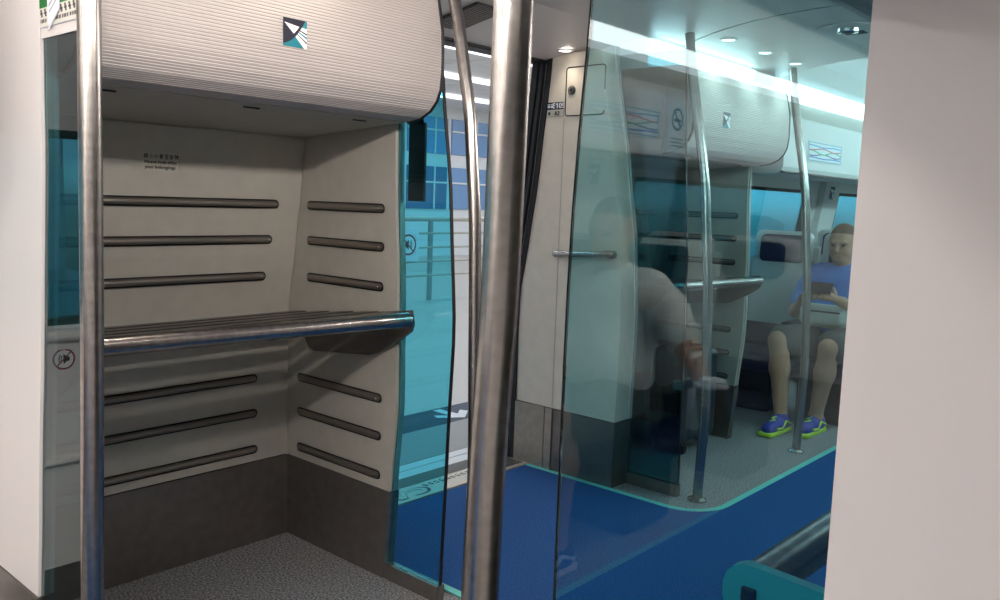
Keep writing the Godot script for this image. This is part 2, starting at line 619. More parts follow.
# ------------------------------------------------------------------ luggage rack
func rail_between(a: Vector3, b: Vector3, normal: Vector3, parent: Node3D) -> void:
	var r := 0.0115
	var d := (b - a).normalized()
	var o := part("rail", tube([a - d * r * 0.99, a - d * r * 0.8, a - d * r * 0.4, a, b, b + d * r * 0.4, b + d * r * 0.8, b + d * r * 0.99], [r * 0.15, r * 0.6, r * 0.92, r, r, r * 0.92, r * 0.6, r * 0.15], 14), M.rail, parent)
	var v := normal.cross(d).normalized()
	var st := begin()
	var ring := []
	for k in 24:
		var t := TAU * k / 24.0
		var c := b if cos(t) > 0.0 else a
		ring.append(c + (d * cos(t) + v * sin(t)) * (r + 0.0045))
	for s in [0.0, 0.0025]:
		for k in range(1, 23):
			tri(st, ring[0] + normal * s, ring[k] + normal * s, ring[k + 1] + normal * s, normal)
	for k in 24:
		var A: Vector3 = ring[k]
		var B: Vector3 = ring[(k + 1) % 24]
		tri(st, A, B, B + normal * 0.0025, A + B - a - b)
		tri(st, A, B + normal * 0.0025, A + normal * 0.0025, A + B - a - b)
	part("seat_gasket", flat(st), M.dark, o)
	part("end_screw", rbox(Vector3(0.008, 0.008, 0.008), 0.0035), M.chrome, o, b + normal * 0.0095 - d * 0.002)

const RAIL_Y := [1.262, 1.1355, 1.003, 0.6245, 0.494, 0.358]

func luggage_rack(x0: float, x1: float, side: int, label: String, left_edge: Array, right_edge: Array, plate := false) -> Node3D:
	var t := thing("luggage_rack", label, "luggage rack", Vector3.ZERO, "luggage racks beside the doors")
	var inward := Vector3(0, 0, -side)
	part("upper_back_panel", prism(wall_poly(0.80, 1.50, side, 0.0, 0.03, 10), 0, x0, x1), M.panel, t)
	part("lower_back_panel", prism(wall_poly(0.312, 0.797, side, 0.0, 0.03, 4), 0, x0, x1), M.panel, t)
	part("kick_plate", prism(wall_poly(0.0, 0.309, side, -0.006, 0.036, 2), 0, x0, x1), M.kick, t)
	# side panels
	for s in 2:
		var xa := x1 + 0.001 if s == 1 else x0 - 0.045
		var xb := x1 + 0.045 if s == 1 else x0 - 0.001
		var edge: Array = right_edge if s == 1 else left_edge
		var po := strip(edge, WALL, 0.311, 2.06, side)
		var sp := struct("wall_partition", prism(po, 0, xa, xb), M.panel if s == 1 else M.white, "%s end panel of the %s" % ["right" if s == 1 else "left", label])
		part("kick_plate", prism(strip(edge, WALL, 0.0, 0.309, side, 0.002, 0.0, 4), 0, xa - 0.004, xb + 0.004), M.kick, sp)
		if side < 0:
			part("edge_strip", prism(strip(edge, edge, 0.312, 2.05, side, 0.006, -0.0005), 0, xa + 0.012, xb - 0.012), M.plate, sp)
	# rails on the back and on both sides
	for i in 6:
		var y: float = RAIL_Y[i]
		var zb := zz(curve(WALL, y), side) - side * 0.003
		var xe: float = x1 - 0.096 - 0.013 * i if i < 3 else x1 - 0.138
		rail_between(Vector3(x0 + 0.06, y, zb), Vector3(xe - 0.011, y, zb), inward, t)
		var za := zz(1.365 if i < 3 else 1.42, side)
		var zf := zz(0.975, side)
		rail_between(Vector3(x1 - 0.003, y, za), Vector3(x1 - 0.003, y, zf), Vector3(-1, 0, 0), t)
		if side < 0:
			rail_between(Vector3(x0 + 0.003, y, za), Vector3(x0 + 0.003, y, zf), Vector3(1, 0, 0), t)
	# shelf: front tube, slats, cross bars and end brackets
	var ya := 0.937
	var shift := 0.058 if plate else 0.0
	part("shelf_front_tube", tube([Vector3(x0 + 0.02, ya - shift * 0.45, zz(0.772 + shift, side)), Vector3(x1 - 0.045, ya - 0.019, zz(0.792 + shift, side)), Vector3(x1 - 0.036, ya - 0.020, zz(0.793 + shift, side))], [0.0235, 0.0235, 0.016], 24), M.steel, t)
	for k in 5:
		var w := 0.862 + shift * 1.6 + k * (0.134 - shift * 0.4)
		var y := lerpf(0.934, 0.862, (w - 0.79) / 0.68)
		var sl := part("slat", rbox(Vector3(x1 - x0 - 0.03, 0.016, 0.076), 0.006), M.slat, t, Vector3((x0 + x1) / 2, y, zz(w, side)))
		sl.rotation.x = side * 0.1
	for xx in [x0 + 0.035, x1 - 0.035, (x0 + x1) / 2]:
		var cb := part("cross_bar", rbox(Vector3(0.03, 0.022, 0.64), 0.005), M.slat, t, Vector3(xx, 0.876, zz(1.12, side)))
		cb.rotation.x = side * 0.1
	for s in 2:
		var xc := x1 - 0.02 if s == 1 else x0 + 0.02
		var po := PackedVector2Array()
		if plate and s == 0:
			continue
		for q in [[0.80, 0.945], [0.79, 0.90], [0.80, 0.875], [0.875, 0.826], [0.955, 0.786], [1.0, 0.772], [1.30, 0.742], [1.335, 0.748], [1.355, 0.772], [1.41, 0.852], [1.40, 0.858]]:
			po.append(Vector2(zz(q[0], side), q[1]))
		part("end_bracket", prism(po, 0, xc - 0.006, xc + 0.006), M.kick, t)
	return t

func ribbed_bin(x0: float, x1: float, side: int, label: String, logo_x: float) -> Node3D:
	var t := thing("overhead_bin", label, "luggage bin", Vector3.ZERO, "ribbed bins over the luggage racks")
	# front profile with fine ribs
	var key := [[0.74, 1.925], [0.726, 1.894], [0.706, 1.80], [0.703, 1.745], [0.702, 1.68], [0.708, 1.628], [0.722, 1.596], [0.749, 1.568], [0.79, 1.548], [0.85, 1.537]]
	var c := Curve2D.new()
	for q in key:
		c.add_point(Vector2(q[0], q[1]))
	var total := c.get_baked_length()
	var pitch := 0.0082
	var po := PackedVector2Array()
	var n := int(total / pitch)
	for i in n:
		for f in [[0.0, 0.0], [0.22, -0.0016], [0.78, -0.0016], [0.99, 0.0]]:
			var d: float = (i + f[0]) * pitch
			var p := c.sample_baked(d)
			var q := c.sample_baked(minf(d + 0.004, total))
			var tn := (q - p).normalized()
			var nn := Vector2(-tn.y, tn.x)
			if nn.dot(Vector2(-1, -0.5)) < 0.0:
				nn = -nn
			p += nn * (-f[1])
			po.append(Vector2(zz(p.x, side), p.y))
	po.append(Vector2(zz(0.86, side), 1.60))
	po.append(Vector2(zz(0.86, side), 1.925))
	part("ribbed_front", prism(po, 0, x0, x1), M.rib, t)
	var un := PackedVector2Array()
	for q in [[0.852, 1.536], [1.402, 1.502], [1.40, 1.60], [0.862, 1.60]]:
		un.append(Vector2(zz(q[0], side), q[1]))
	part("underside", prism(un, 0, x0, x1), M.panel, t)
	var back := PackedVector2Array()
	for q in [[0.862, 1.602], [1.39, 1.602], [1.36, 1.925], [0.862, 1.925]]:
		back.append(Vector2(zz(q[0], side), q[1]))
	part("casing", prism(back, 0, x0, x1), M.panel, t)
	for xe in [x1 + 0.004, x0 - 0.004]:
		var pts := []
		for q in key:
			pts.append(Vector3(xe, q[1], zz(q[0], side)))
		part("end_trim", tube(pts, 0.006, 8), M.dark, t)
	for s in [0.12, 0.5, 0.86]:
		part("vent_slot", rbox(Vector3(0.05, 0.004, 0.007), 0.0015, 1), M.black, t, Vector3(lerpf(x0, x1, s), 1.5305, zz(0.905, side)))
	# logo plate
	if logo_x > 0.0:
		var zf := zz(0.6985, side)
		var lo := part("logo", quad(Vector3(logo_x - 0.036, 1.742, zf), Vector3(logo_x + 0.036, 1.742, zf), Vector3(logo_x + 0.036, 1.672, zf), Vector3(logo_x - 0.036, 1.672, zf)), M.logo, t)
		lo.set_meta("label", "navy and teal square logo with white rays")
	return t

func glass_screen(x: float, side: int, inner: Array, outer: Array, m: Material, label: String, top: float, thick := 0.01, seal := 0.004) -> Node3D:
	var t := thing("glass_screen", label, "glass screen", Vector3.ZERO, "glass draught screens")
	part("pane", prism(strip(inner, outer, 0.055, top, side, -seal, 0.004, 24), 0, x, x + thick), m, t)
	part("edge_seal", prism(strip(inner, inner, 0.055, top, side, 0.0, -(seal - 0.0005) + seal * 2.0 - 0.001 if false else seal - 0.0006, 24), 0, x - 0.001, x + thick + 0.001), M.black, t)
	part("floor_channel", prism(strip(inner, outer, 0.0, 0.054, side, 0.0, 0.0, 2), 0, x - 0.012, x + thick + 0.012), M.kick, t)
	return t

func grab_pole(x: float, side: int, table: Array, label: String, r := 0.0225) -> void:
	var t := thing("grab_pole", label, "pole", Vector3(x, 0, zz(table[0][1], side)), "steel floor-to-ceiling poles")
	var pts := []
	for i in 29:
		var y := lerpf(0.0, 2.048, i / 28.0)
		var w := (curve(table, y - 0.04) + curve(table, y) + curve(table, y + 0.04)) / 3.0
		pts.append(Vector3(0, y, zz(w, side) - t.position.z))
	part("tube", tube(pts, r, 28), M.steel, t)
	part("floor_flange", lathe([Vector2(0, 0.0), Vector2(r * 2.0, 0.0), Vector2(r * 2.0, 0.008), Vector2(r * 1.25, 0.016), Vector2(r * 1.02, 0.017)], 24), M.chrome, t, Vector3(0, 0.001, 0))

# ------------------------------------------------------------------ seats
func seat(x: float, z: float, face: int, label: String) -> void:
	var t := thing("train_seat", label, "seat", Vector3(x, 0, z), "train seats")
	if face < 0:
		t.rotation.y = PI
	part("pedestal", rbox(Vector3(0.34, 0.30, 0.30), 0.03), M.dark, t, Vector3(0.0, 0.15, 0))
	part("cushion", rbox(Vector3(0.46, 0.12, 0.43), 0.05, 4), M.navy, t, Vector3(0.03, 0.335, 0))
	var b := part("backrest", rbox(Vector3(0.11, 0.56, 0.43), 0.05, 4), M.seat_pale, t, Vector3(-0.20, 0.72, 0))
	b.rotation.z = 0.14
	var lo := part("lower_backrest", rbox(Vector3(0.09, 0.16, 0.41), 0.04, 4), M.navy, t, Vector3(-0.135, 0.47, 0))
	lo.rotation.z = 0.14
	var hd := part("headrest_shell", rbox(Vector3(0.10, 0.25, 0.40), 0.049, 5), M.shell, t, Vector3(-0.255, 1.04, 0))
	hd.rotation.z = 0.1
	var pil := part("head_pillow", rbox(Vector3(0.08, 0.19, 0.32), 0.039, 5), M.navy, t, Vector3(-0.205, 1.045, -0.02))
	pil.rotation.z = 0.1
	part("back_shell", rbox(Vector3(0.03, 0.7, 0.44), 0.014, 2), M.shell, t, Vector3(-0.285, 0.72, 0)).rotation.z = 0.14
	for s in [-1, 1]:
		part("armrest", rbox(Vector3(0.34, 0.035, 0.035), 0.015, 3), M.dark, t, Vector3(0.0, 0.585, s * 0.211))
		part("armrest_post", rbox(Vector3(0.04, 0.25, 0.028), 0.01, 2), M.kick, t, Vector3(-0.10, 0.455, s * 0.211))

# ------------------------------------------------------------------ people
func finger_bones(palm: Vector3, fwd: Vector3, across: Vector3, down: Vector3, curl: float, s: float, thumb_in := 1.0) -> Array:
	# palm centre, direction of the fingers, direction towards the thumb, direction the palm faces
	var out := []
	out.append([palm - fwd * 0.035 * s, palm + fwd * 0.03 * s - across * 0.018 * s, 0.021 * s, 0.016 * s])
	out.append([palm - fwd * 0.035 * s, palm + fwd * 0.03 * s + across * 0.018 * s, 0.021 * s, 0.016 * s])
	var lens := [0.078, 0.088, 0.082, 0.064]
	for i in 4:
		var root := palm + fwd * 0.033 * s + across * (0.03 - 0.02 * i) * s
		var p := root
		var ang := curl * 0.5
		for j in 3:
			var l: float = lens[i] * [0.45, 0.32, 0.23][j] * s
			var q := p + (fwd * cos(ang) + down * sin(ang)) * l
			out.append([p, q, (0.0095 - 0.0009 * j) * s, (0.0088 - 0.0010 * j) * s])
			p = q
			ang += curl
	var tb := palm - fwd * 0.02 * s + across * 0.03 * s
	var t1 := tb + (fwd * 0.55 + across * 0.7 + down * 0.3 * thumb_in).normalized() * 0.034 * s
	var t2 := t1 + (fwd * 0.85 + across * 0.1 + down * 0.5 * thumb_in).normalized() * 0.030 * s
	out.append([tb, t1, 0.013 * s, 0.011 * s])
	out.append([t1, t2, 0.0105 * s, 0.009 * s])
	return out

func person(at: Vector3, turn: float, label: String, shirt: Material, hands: Array, feet: Array, knees: Array, shoe_main: Material, shoe_trim: Material, hair: Material) -> Node3D:
	var t := thing("person", label, "person", at)
	t.rotation.y = turn
	var pel := Vector3(0, 0.485, 0)
	var belly := Vector3(0.0, 0.62, 0)
	var chest := Vector3(-0.05, 0.82, 0)
	var base := Vector3(-0.05, 0.93, 0)
	var head := Vector3(0.0, 1.095, 0)
	var skin := []
	var cloth := []
	var legs := []
	cloth.append([pel + Vector3(0, 0.02, -0.07), belly + Vector3(0.03, 0, -0.05), 0.125, 0.13])
	cloth.append([pel + Vector3(0, 0.02, 0.07), belly + Vector3(0.03, 0, 0.05), 0.125, 0.13])
	cloth.append([belly + Vector3(0.02, 0, -0.05), chest + Vector3(0, 0, -0.07), 0.13, 0.115])
	cloth.append([belly + Vector3(0.02, 0, 0.05), chest + Vector3(0, 0, 0.07), 0.13, 0.115])
	cloth.append([chest + Vector3(0, 0.04, -0.12), chest + Vector3(0, 0.04, 0.12), 0.10, 0.10])
	cloth.append([base + Vector3(0, -0.03, -0.09), base + Vector3(0, -0.03, 0.09), 0.07, 0.07])
	cloth.append([base + Vector3(0, 0.0, 0), base + Vector3(0.008, 0.022, 0), 0.068, 0.058])
	skin.append([base + Vector3(0, -0.06, 0), base + Vector3(0.03, 0.09, 0), 0.055, 0.052])
	var shoulder := [base + Vector3(0, -0.03, -0.175), base + Vector3(0, -0.03, 0.175)]
	var hand_sets := []
	for s in 2:
		var sg := -1.0 if s == 0 else 1.0
		var h: Dictionary = hands[s]
		var wrist: Vector3 = h.palm - h.fwd * 0.075
		var sh: Vector3 = shoulder[s]
		# elbow by two-bone reach, falling down and outwards
		var up_l := 0.27
		var fo_l := 0.245
		var d := wrist - sh
		var dist := minf(d.length(), up_l + fo_l - 0.004)
		var dir := d.normalized()
		var along := (up_l * up_l - fo_l * fo_l + dist * dist) / (2.0 * dist)
		var out_r := sqrt(maxf(0.0, up_l * up_l - along * along))
		var bend := Vector3(-0.25, -1.0, sg * 0.55)
		bend = (bend - dir * bend.dot(dir)).normalized()
		var el := sh + dir * along + bend * out_r
		skin.append([sh, el, 0.046, 0.038])
		skin.append([el, wrist, 0.038, 0.025])
		skin.append([wrist, h.palm - h.fwd * 0.03, 0.025, 0.022])
		cloth.append([sh + Vector3(0, 0.0, -sg * 0.03), sh.lerp(el, 0.3), 0.07, 0.064])
		cloth.append([sh.lerp(el, 0.3), sh.lerp(el, 0.72), 0.064, 0.066])
		hand_sets.append([finger_bones(h.palm, h.fwd, h.across, h.down, h.curl, 0.95), 0.0036, 0.006])
		# legs
		var hip := pel + Vector3(0.0, 0.0, sg * 0.09)
		var kn: Vector3 = knees[s]
		var ft: Vector3 = feet[s]
		var ank := ft + Vector3(0, 0.085, 0)
		skin.append([hip, kn, 0.08, 0.058])
		skin.append([kn, kn.lerp(ank, 0.35), 0.058, 0.056])
		skin.append([kn.lerp(ank, 0.35), ank, 0.056, 0.036])
		skin.append([ank, ft + Vector3(0.05, 0.045, 0), 0.036, 0.03])
		legs.append([hip, hip.lerp(kn, 0.90), 0.112, 0.098])
	legs.append([pel + Vector3(-0.02, 0, -0.08), pel + Vector3(-0.02, 0, 0.08), 0.135, 0.135])
	# head
	var hb := []
	hb.append([head + Vector3(-0.012, 0.035, 0), head + Vector3(0.0, 0.03, 0), 0.086, 0.084])
	hb.append([head + Vector3(0.018, -0.03, -0.012), head + Vector3(0.018, -0.03, 0.012), 0.062, 0.062])
	hb.append([head + Vector3(0.04, -0.078, -0.01), head + Vector3(0.04, -0.078, 0.01), 0.036, 0.036])
	hb.append([head + Vector3(0.083, 0.012, 0), head + Vector3(0.103, -0.028, 0), 0.009, 0.014])
	hb.append([head + Vector3(0.078, 0.022, -0.038), head + Vector3(0.078, 0.022, 0.038), 0.012, 0.012])
	hb.append([head + Vector3(0.073, -0.062, -0.017), head + Vector3(0.073, -0.062, 0.017), 0.0085, 0.0085])
	for sg in [-1.0, 1.0]:
		hb.append([head + Vector3(-0.012, 0.014, sg * 0.08), head + Vector3(-0.008, -0.024, sg * 0.078), 0.014, 0.009])
	hb.append([head + Vector3(-0.02, -0.05, 0), head + Vector3(-0.035, -0.15, 0), 0.05, 0.05])
	var all := [[skin, 0.013, 0.035], [hb, 0.005, 0.012]]
	all.append_array(hand_sets)
	part("body", body_mesh(all), M.skin, t)
	part("shirt", body_mesh([[cloth, 0.013, 0.05]]), shirt, t)
	part("shorts", body_mesh([[legs, 0.013, 0.05]]), M.shorts, t)
	part("hair", body_mesh([[[[head + Vector3(-0.028, 0.05, 0), head + Vector3(-0.008, 0.062, 0), 0.084, 0.078], [head + Vector3(-0.04, 0.0, -0.03), head + Vector3(-0.04, 0.0, 0.03), 0.062, 0.062]], 0.006, 0.02]]), hair, t)
	for sg in [-1.0, 1.0]:
		part("eye", rbox(Vector3(0.012, 0.011, 0.02), 0.005, 3), M.eye, t, head + Vector3(0.0855, 0.004, sg * 0.031))
	for s in 2:
		var ft: Vector3 = feet[s]
		var sh := part("shoe", body_mesh([[[[ft + Vector3(-0.03, 0.052, 0), ft + Vector3(0.06, 0.05, 0), 0.048, 0.045], [ft + Vector3(0.06, 0.048, 0), ft + Vector3(0.165, 0.042, 0.0), 0.045, 0.036], [ft + Vector3(-0.02, 0.07, 0), ft + Vector3(0.0, 0.095, 0), 0.046, 0.043]], 0.008, 0.02]]), shoe_main, t)
		part("sole", rbox(Vector3(0.285, 0.03, 0.092), 0.013, 3), shoe_trim, sh, ft + Vector3(0.062, 0.0155, 0))
		for sg in [-1.0, 1.0]:
			part("side_stripe", tube([ft + Vector3(-0.05, 0.05, sg * 0.046), ft + Vector3(0.02, 0.075, sg * 0.046), ft + Vector3(0.075, 0.04, sg * 0.047), ft + Vector3(0.13, 0.045, sg * 0.042)], 0.007, 8), shoe_trim, sh)
		part("laces", tube([ft + Vector3(0.05, 0.098, 0), ft + Vector3(0.09, 0.094, 0.012), ft + Vector3(0.10, 0.09, -0.012), ft + Vector3(0.13, 0.083, 0.01)], 0.005, 8), shoe_trim, sh)
	return t

# ------------------------------------------------------------------ lights
func cove(x0: float, x1: float, side: int, energy: float, label: String, w := 0.94, y0 := 1.932, y1 := 2.045) -> void:
	var t := thing("cove_light", label, "light", Vector3((x0 + x1) / 2, (y0 + y1) / 2, zz(w, side)), "cove lights above the bins")
	part("light_panel", rbox(Vector3(x1 - x0, y1 - y0, 0.012), 0.004, 1), M.cove, t)
	var a := AreaLight3D.new()
	a.name = "area_light"
	a.area_size = Vector2(x1 - x0, y1 - y0)
	a.light_color = Color(1.0, 0.972, 0.948)
	a.light_energy = energy * (x1 - x0)
	a.area_normalize_energy = true
	a.shadow_enabled = true
	a.area_range = 14.0
	t.add_child(a, true)
	a.transform = Transform3D(Basis.IDENTITY, Vector3(0, 0, -side * 0.012)).looking_at(Vector3(0, -0.35, -side * 1.0))

func saloon_lamp(x: float, energy: float, label: String) -> void:
	var t := thing("ceiling_lamp", label, "lamp", Vector3(x, 2.235, ZC), "square saloon ceiling lamps")
	part("housing", rbox(Vector3(0.62, 0.03, 0.36), 0.01, 2), M.hall_white, t)
	part("diffuser", rbox(Vector3(0.56, 0.012, 0.30), 0.005, 2), M.hall_lamp, t, Vector3(0, -0.016, 0))
	var a := AreaLight3D.new()
	a.name = "area_light"
	a.area_size = Vector2(0.56, 0.30)
	a.light_energy = energy
	a.light_color = Color(1.0, 0.972, 0.948)
	a.area_normalize_energy = true
	a.shadow_enabled = true
	a.area_range = 14.0
	t.add_child(a, true)
	a.transform = Transform3D(Basis.IDENTITY, Vector3(0, -0.026, 0)).looking_at(Vector3(0, -2, 0), Vector3(0, 0, 1))

func downlight(x: float, y: float, z: float, label: String, energy := 0.2) -> void:
	var t := thing("downlight", label, "light", Vector3(x, y, z), "recessed ceiling downlights")
	part("bezel", lathe([Vector2(0.024, 0.0), Vector2(0.038, 0.0), Vector2(0.038, -0.004), Vector2(0.030, -0.006), Vector2(0.024, 0.0)], 28), M.hall_white, t)
	part("lens", lathe([Vector2(0.0, -0.0045), Vector2(0.027, -0.0045), Vector2(0.027, 0.001), Vector2(0, 0.001)], 24), M.lamp, t)
	var s := SpotLight3D.new()
	s.name = "spot_light"
	s.light_energy = energy
	s.light_color = Color(1.0, 0.96, 0.9)
	s.spot_angle = 60
	s.spot_range = 8.0
	s.spot_attenuation = 2.0
	s.light_size = 0.027
	s.shadow_enabled = true
	t.add_child(s, true)
	s.position = Vector3(0, -0.012, 0)
	s.rotation.x = -PI / 2

# ------------------------------------------------------------------ scene
func _ready() -> void:
	# camera, sky and exposure
	var cam := Camera3D.new()
	cam.name = "camera"
	add_child(cam)
	cam.transform = Transform3D(Basis(Vector3(0.66266566, 0.03358732, 0.74816182), Vector3(0.06464804, 0.99269942, -0.10182576), Vector3(-0.74611986, 0.11584363, 0.65565647)).orthonormalized(), Vector3(0, 1.3, 0))
	cam.fov = 38.936
	cam.near = 0.02
	cam.far = 200.0
	cam.current = true
	var we := WorldEnvironment.new()
	we.name = "environment"
	var env := Environment.new()
	env.background_mode = Environment.BG_SKY
	var sky := Sky.new()
	var sm := ProceduralSkyMaterial.new()
	sm.sky_top_color = Color(0.55, 0.68, 0.85)
	sm.sky_horizon_color = Color(0.86, 0.90, 0.94)
	sm.ground_bottom_color = Color(0.45, 0.45, 0.45)
	sm.ground_horizon_color = Color(0.7, 0.72, 0.74)
	sky.sky_material = sm
	env.sky = sky
	env.background_energy_multiplier = 1.2
	env.tonemap_mode = Environment.TONE_MAPPER_LINEAR
	env.tonemap_exposure = 1.0
	env.sdfgi_enabled = true
	env.ssao_enabled = true
	env.ssil_enabled = true
	we.environment = env
	add_child(we)
	var sf := SystemFont.new()
	sf.font_names = PackedStringArray(["Droid Sans"])
	sf.font_weight = 700
	font_sans = sf
	make_materials()
	const FAR_COVE := 0.2
	const NEAR_COVE := 2.05
	cove(-5.0, 0.70, -1, FAR_COVE * 1.7, "long cove light over the seats left of the first luggage rack")
	cove(0.80, 1.84, -1, FAR_COVE, "short cove light above the nearest ribbed bin")
	cove(3.38, 4.40, -1, FAR_COVE, "short cove light above the farther ribbed bin behind glass")
	cove(4.72, 9.7, -1, FAR_COVE, "long bright cove light over the seats beyond the farther rack")
	cove(-5.0, 0.70, 1, NEAR_COVE, "long cove light over the seats on the viewer's side")
	cove(0.80, 1.84, 1, NEAR_COVE, "short cove light over the rack on the viewer's side")
	cove(3.38, 4.45, 1, NEAR_COVE, "short cove light past the door on the viewer's side")
	cove(4.72, 9.7, 1, NEAR_COVE * 0.6, "long cove light past the door on the viewer's side")
	for i in 4:
		saloon_lamp(-0.75 - i * 1.15, 1.15, ["first", "second", "third", "fourth"][i] + " ceiling lamp behind the viewer counted from the rack")
	for i in 3:
		saloon_lamp(5.8 + i * 1.4, 0.35, ["first", "second", "third"][i] + " ceiling lamp over the seats beyond the farther rack")
	build_shell()
	build_platform()
	build_racks()
	build_doorway()
	build_saloons()
	build_people()

func build_shell() -> void:
	struct("floor", prism(PackedVector2Array([Vector2(-5.1, ZC - 1.56), Vector2(9.9, ZC - 1.56), Vector2(9.9, ZC + 1.56), Vector2(-5.1, ZC + 1.56)]), 1, -0.08, 0.0), M.grey_carpet, "speckled grey carpet floor")
	# blue carpet of aisle and vestibule, with teal edging
	var far_l := []
	var far_r := []
	var r := 0.2
	far_l.append(Vector2(-5.0, 0.42))
	for i in 9:
		var a := PI / 2 * i / 8.0
		far_l.append(Vector2(1.955 - r + r * sin(a), 0.42 + r - r * cos(a)))
	far_l.append(Vector2(1.955, 1.405))
	far_r.append(Vector2(3.175, 1.405))
	for i in 9:
		var a := PI / 2 * i / 8.0
		far_r.append(Vector2(3.175 + r - r * cos(a), 0.42 + r - r * sin(a)))
	far_r.append(Vector2(9.8, 0.42))
	var outline := PackedVector2Array()
	for p in far_l + far_r:
		outline.append(Vector2(p.x, ZC - p.y))
	var back: Array = (far_l + far_r).duplicate()
	back.reverse()
	for p in back:
		outline.append(Vector2(p.x, ZC + p.y))
	var bc := part("blue_carpet", prism(outline, 1, 0.0005, 0.004), M.blue_carpet, self)
	bc.set_meta("label", "deep blue carpet of the aisle and door area")
	bc.set_meta("category", "carpet")
	var n := 0
	for side in [-1, 1]:
		for line in [far_l, far_r]:
			n += 1
			var inner := PackedVector2Array()
			var poly := PackedVector2Array()
			for i in line.size():
				var d: Vector2 = (line[mini(i + 1, line.size() - 1)] - line[maxi(i - 1, 0)]).normalized()
				var nn := Vector2(-d.y, d.x)
				poly.append(Vector2(line[i].x - nn.x * 0.004, ZC + side * (line[i].y - nn.y * 0.004)))
				inner.append(Vector2(line[i].x + nn.x * 0.024, ZC + side * (line[i].y + nn.y * 0.024)))
			inner.reverse()
			poly.append_array(inner)
			struct("trim_%d" % n, prism(poly, 1, 0.0008, 0.006), M.stripe, "pale teal edging strip between blue and grey carpet")
	# lowered ceiling over racks and vestibule: three panels with bowed ends
	var bow := func(x: float, w: float, k: float) -> float: return x + k * pow(w / 0.9, 2.0)
	var spans := [[0.92, -0.44, 1.985, -0.42, "ceiling panel above the first luggage rack"], [2.0, -0.42, 3.192, 0.42, "ceiling panel above the door area"], [3.206, 0.42, 4.28, 0.44, "ceiling panel with downlights above the farther rack"]]
	for s in spans:
		var po := PackedVector2Array()
		for i in 21:
			var w := lerpf(-0.95, 0.95, i / 20.0)
			po.append(Vector2(bow.call(s[0], w, s[1]), ZC + w))
		for i in 21:
			var w := lerpf(0.95, -0.95, i / 20.0)
			po.append(Vector2(bow.call(s[2], w, s[3]), ZC + w))
		struct("ceiling", prism(po, 1, 2.05, 2.075), M.ceiling, s[4])
	# sloping ceiling over the door threshold, both sides
	for side in [-1, 1]:
		var po := PackedVector2Array([Vector2(zz(0.94, side), 2.051), Vector2(zz(1.40, side), 1.965), Vector2(zz(1.40, side), 1.985), Vector2(zz(0.94, side), 2.073)])
		struct("ceiling", prism(po, 0, 1.90, 3.33), M.ceiling, "sloping ceiling strip in front of the " + ("open door" if side < 0 else "door on the viewer's side"))
	# high ceiling of the saloons and outer roof
	for e in [[-5.0, 1.0, "seats on the left"], [4.1, 9.8, "seats beyond the farther rack"]]:
		var po := PackedVector2Array()
		for i in 17:
			var w := lerpf(-1.0, 1.0, i / 16.0)
			po.append(Vector2(ZC + w, 2.06 + 0.20 * sqrt(maxf(0.0, 1.0 - pow(absf(w), 3.0)))))
		po.append(Vector2(ZC + 1.0, 2.30))
		po.append(Vector2(ZC - 1.0, 2.30))
		struct("ceiling", prism(po, 0, e[0], e[1]), M.saloon, "pale vaulted ceiling over the " + e[2])
	struct("roof", prism(PackedVector2Array([Vector2(-5.1, ZC - 1.5), Vector2(9.9, ZC - 1.5), Vector2(9.9, ZC + 1.5), Vector2(-5.1, ZC + 1.5)]), 1, 2.31, 2.36), M.saloon, "outer roof skin of the train")
	# side walls
	var segs := [[-5.0, -4.25, 0], [-4.25, -2.55, 1], [-2.55, -1.6, 2], [-1.6, 0.60, 1], [0.60, 0.745, 0], [1.895, 2.0, 3], [3.21, 3.315, 3], [4.455, 5.0, 0], [5.0, 6.55, 1], [6.55, 7.15, 2], [7.15, 9.1, 1], [9.1, 9.8, 0]]
	var k := 0
	for s in segs:
		if s[2] == 1:
			k += 1
			struct("wall_far", prism(wall_poly(0.0, 0.88, -1, 0.0, 0.06, 4), 0, s[0], s[1]), M.white, "white wall panel below the far window")
			struct("wall_far", prism(wall_poly(1.46, 2.31, -1, 0.0, 0.06, 6), 0, s[0], s[1]), M.white, "white wall panel above the far window")
			var wd := struct("window_%d" % k, prism(wall_poly(0.90, 1.44, -1, 0.03, 0.008, 6), 0, s[0] + 0.02, s[1] - 0.02), M.window_glass, "teal tinted carriage window")
			for fy in [[0.88, 0.902], [1.438, 1.46]]:
				part("window_frame", prism(wall_poly(fy[0], fy[1], -1, 0.004, 0.05, 1), 0, s[0], s[1]), M.black, wd)
			for fx in [s[0], s[1] - 0.022]:
				part("window_frame", prism(wall_poly(0.902, 1.438, -1, 0.004, 0.05, 6), 0, fx, fx + 0.022), M.black, wd)
			part("window_sill", rbox(Vector3(s[1] - s[0], 0.035, 0.05), 0.015, 3), M.white, wd, Vector3((s[0] + s[1]) / 2, 0.855, zz(1.485, -1)))
			part("wall_ledge", rbox(Vector3(s[1] - s[0], 0.02, 0.03), 0.009, 3), M.white, wd, Vector3((s[0] + s[1]) / 2, 0.46, zz(1.495, -1)))
			part("kick_plate", prism(wall_poly(0.0, 0.12, -1, -0.008, 0.007, 1), 0, s[0], s[1]), M.kick, wd)
		else:
			var wl := struct("wall_far", prism(wall_poly(0.0, 2.31, -1, 0.0, 0.06, 14), 0, s[0], s[1]), M.white, "white pillar of the far wall")
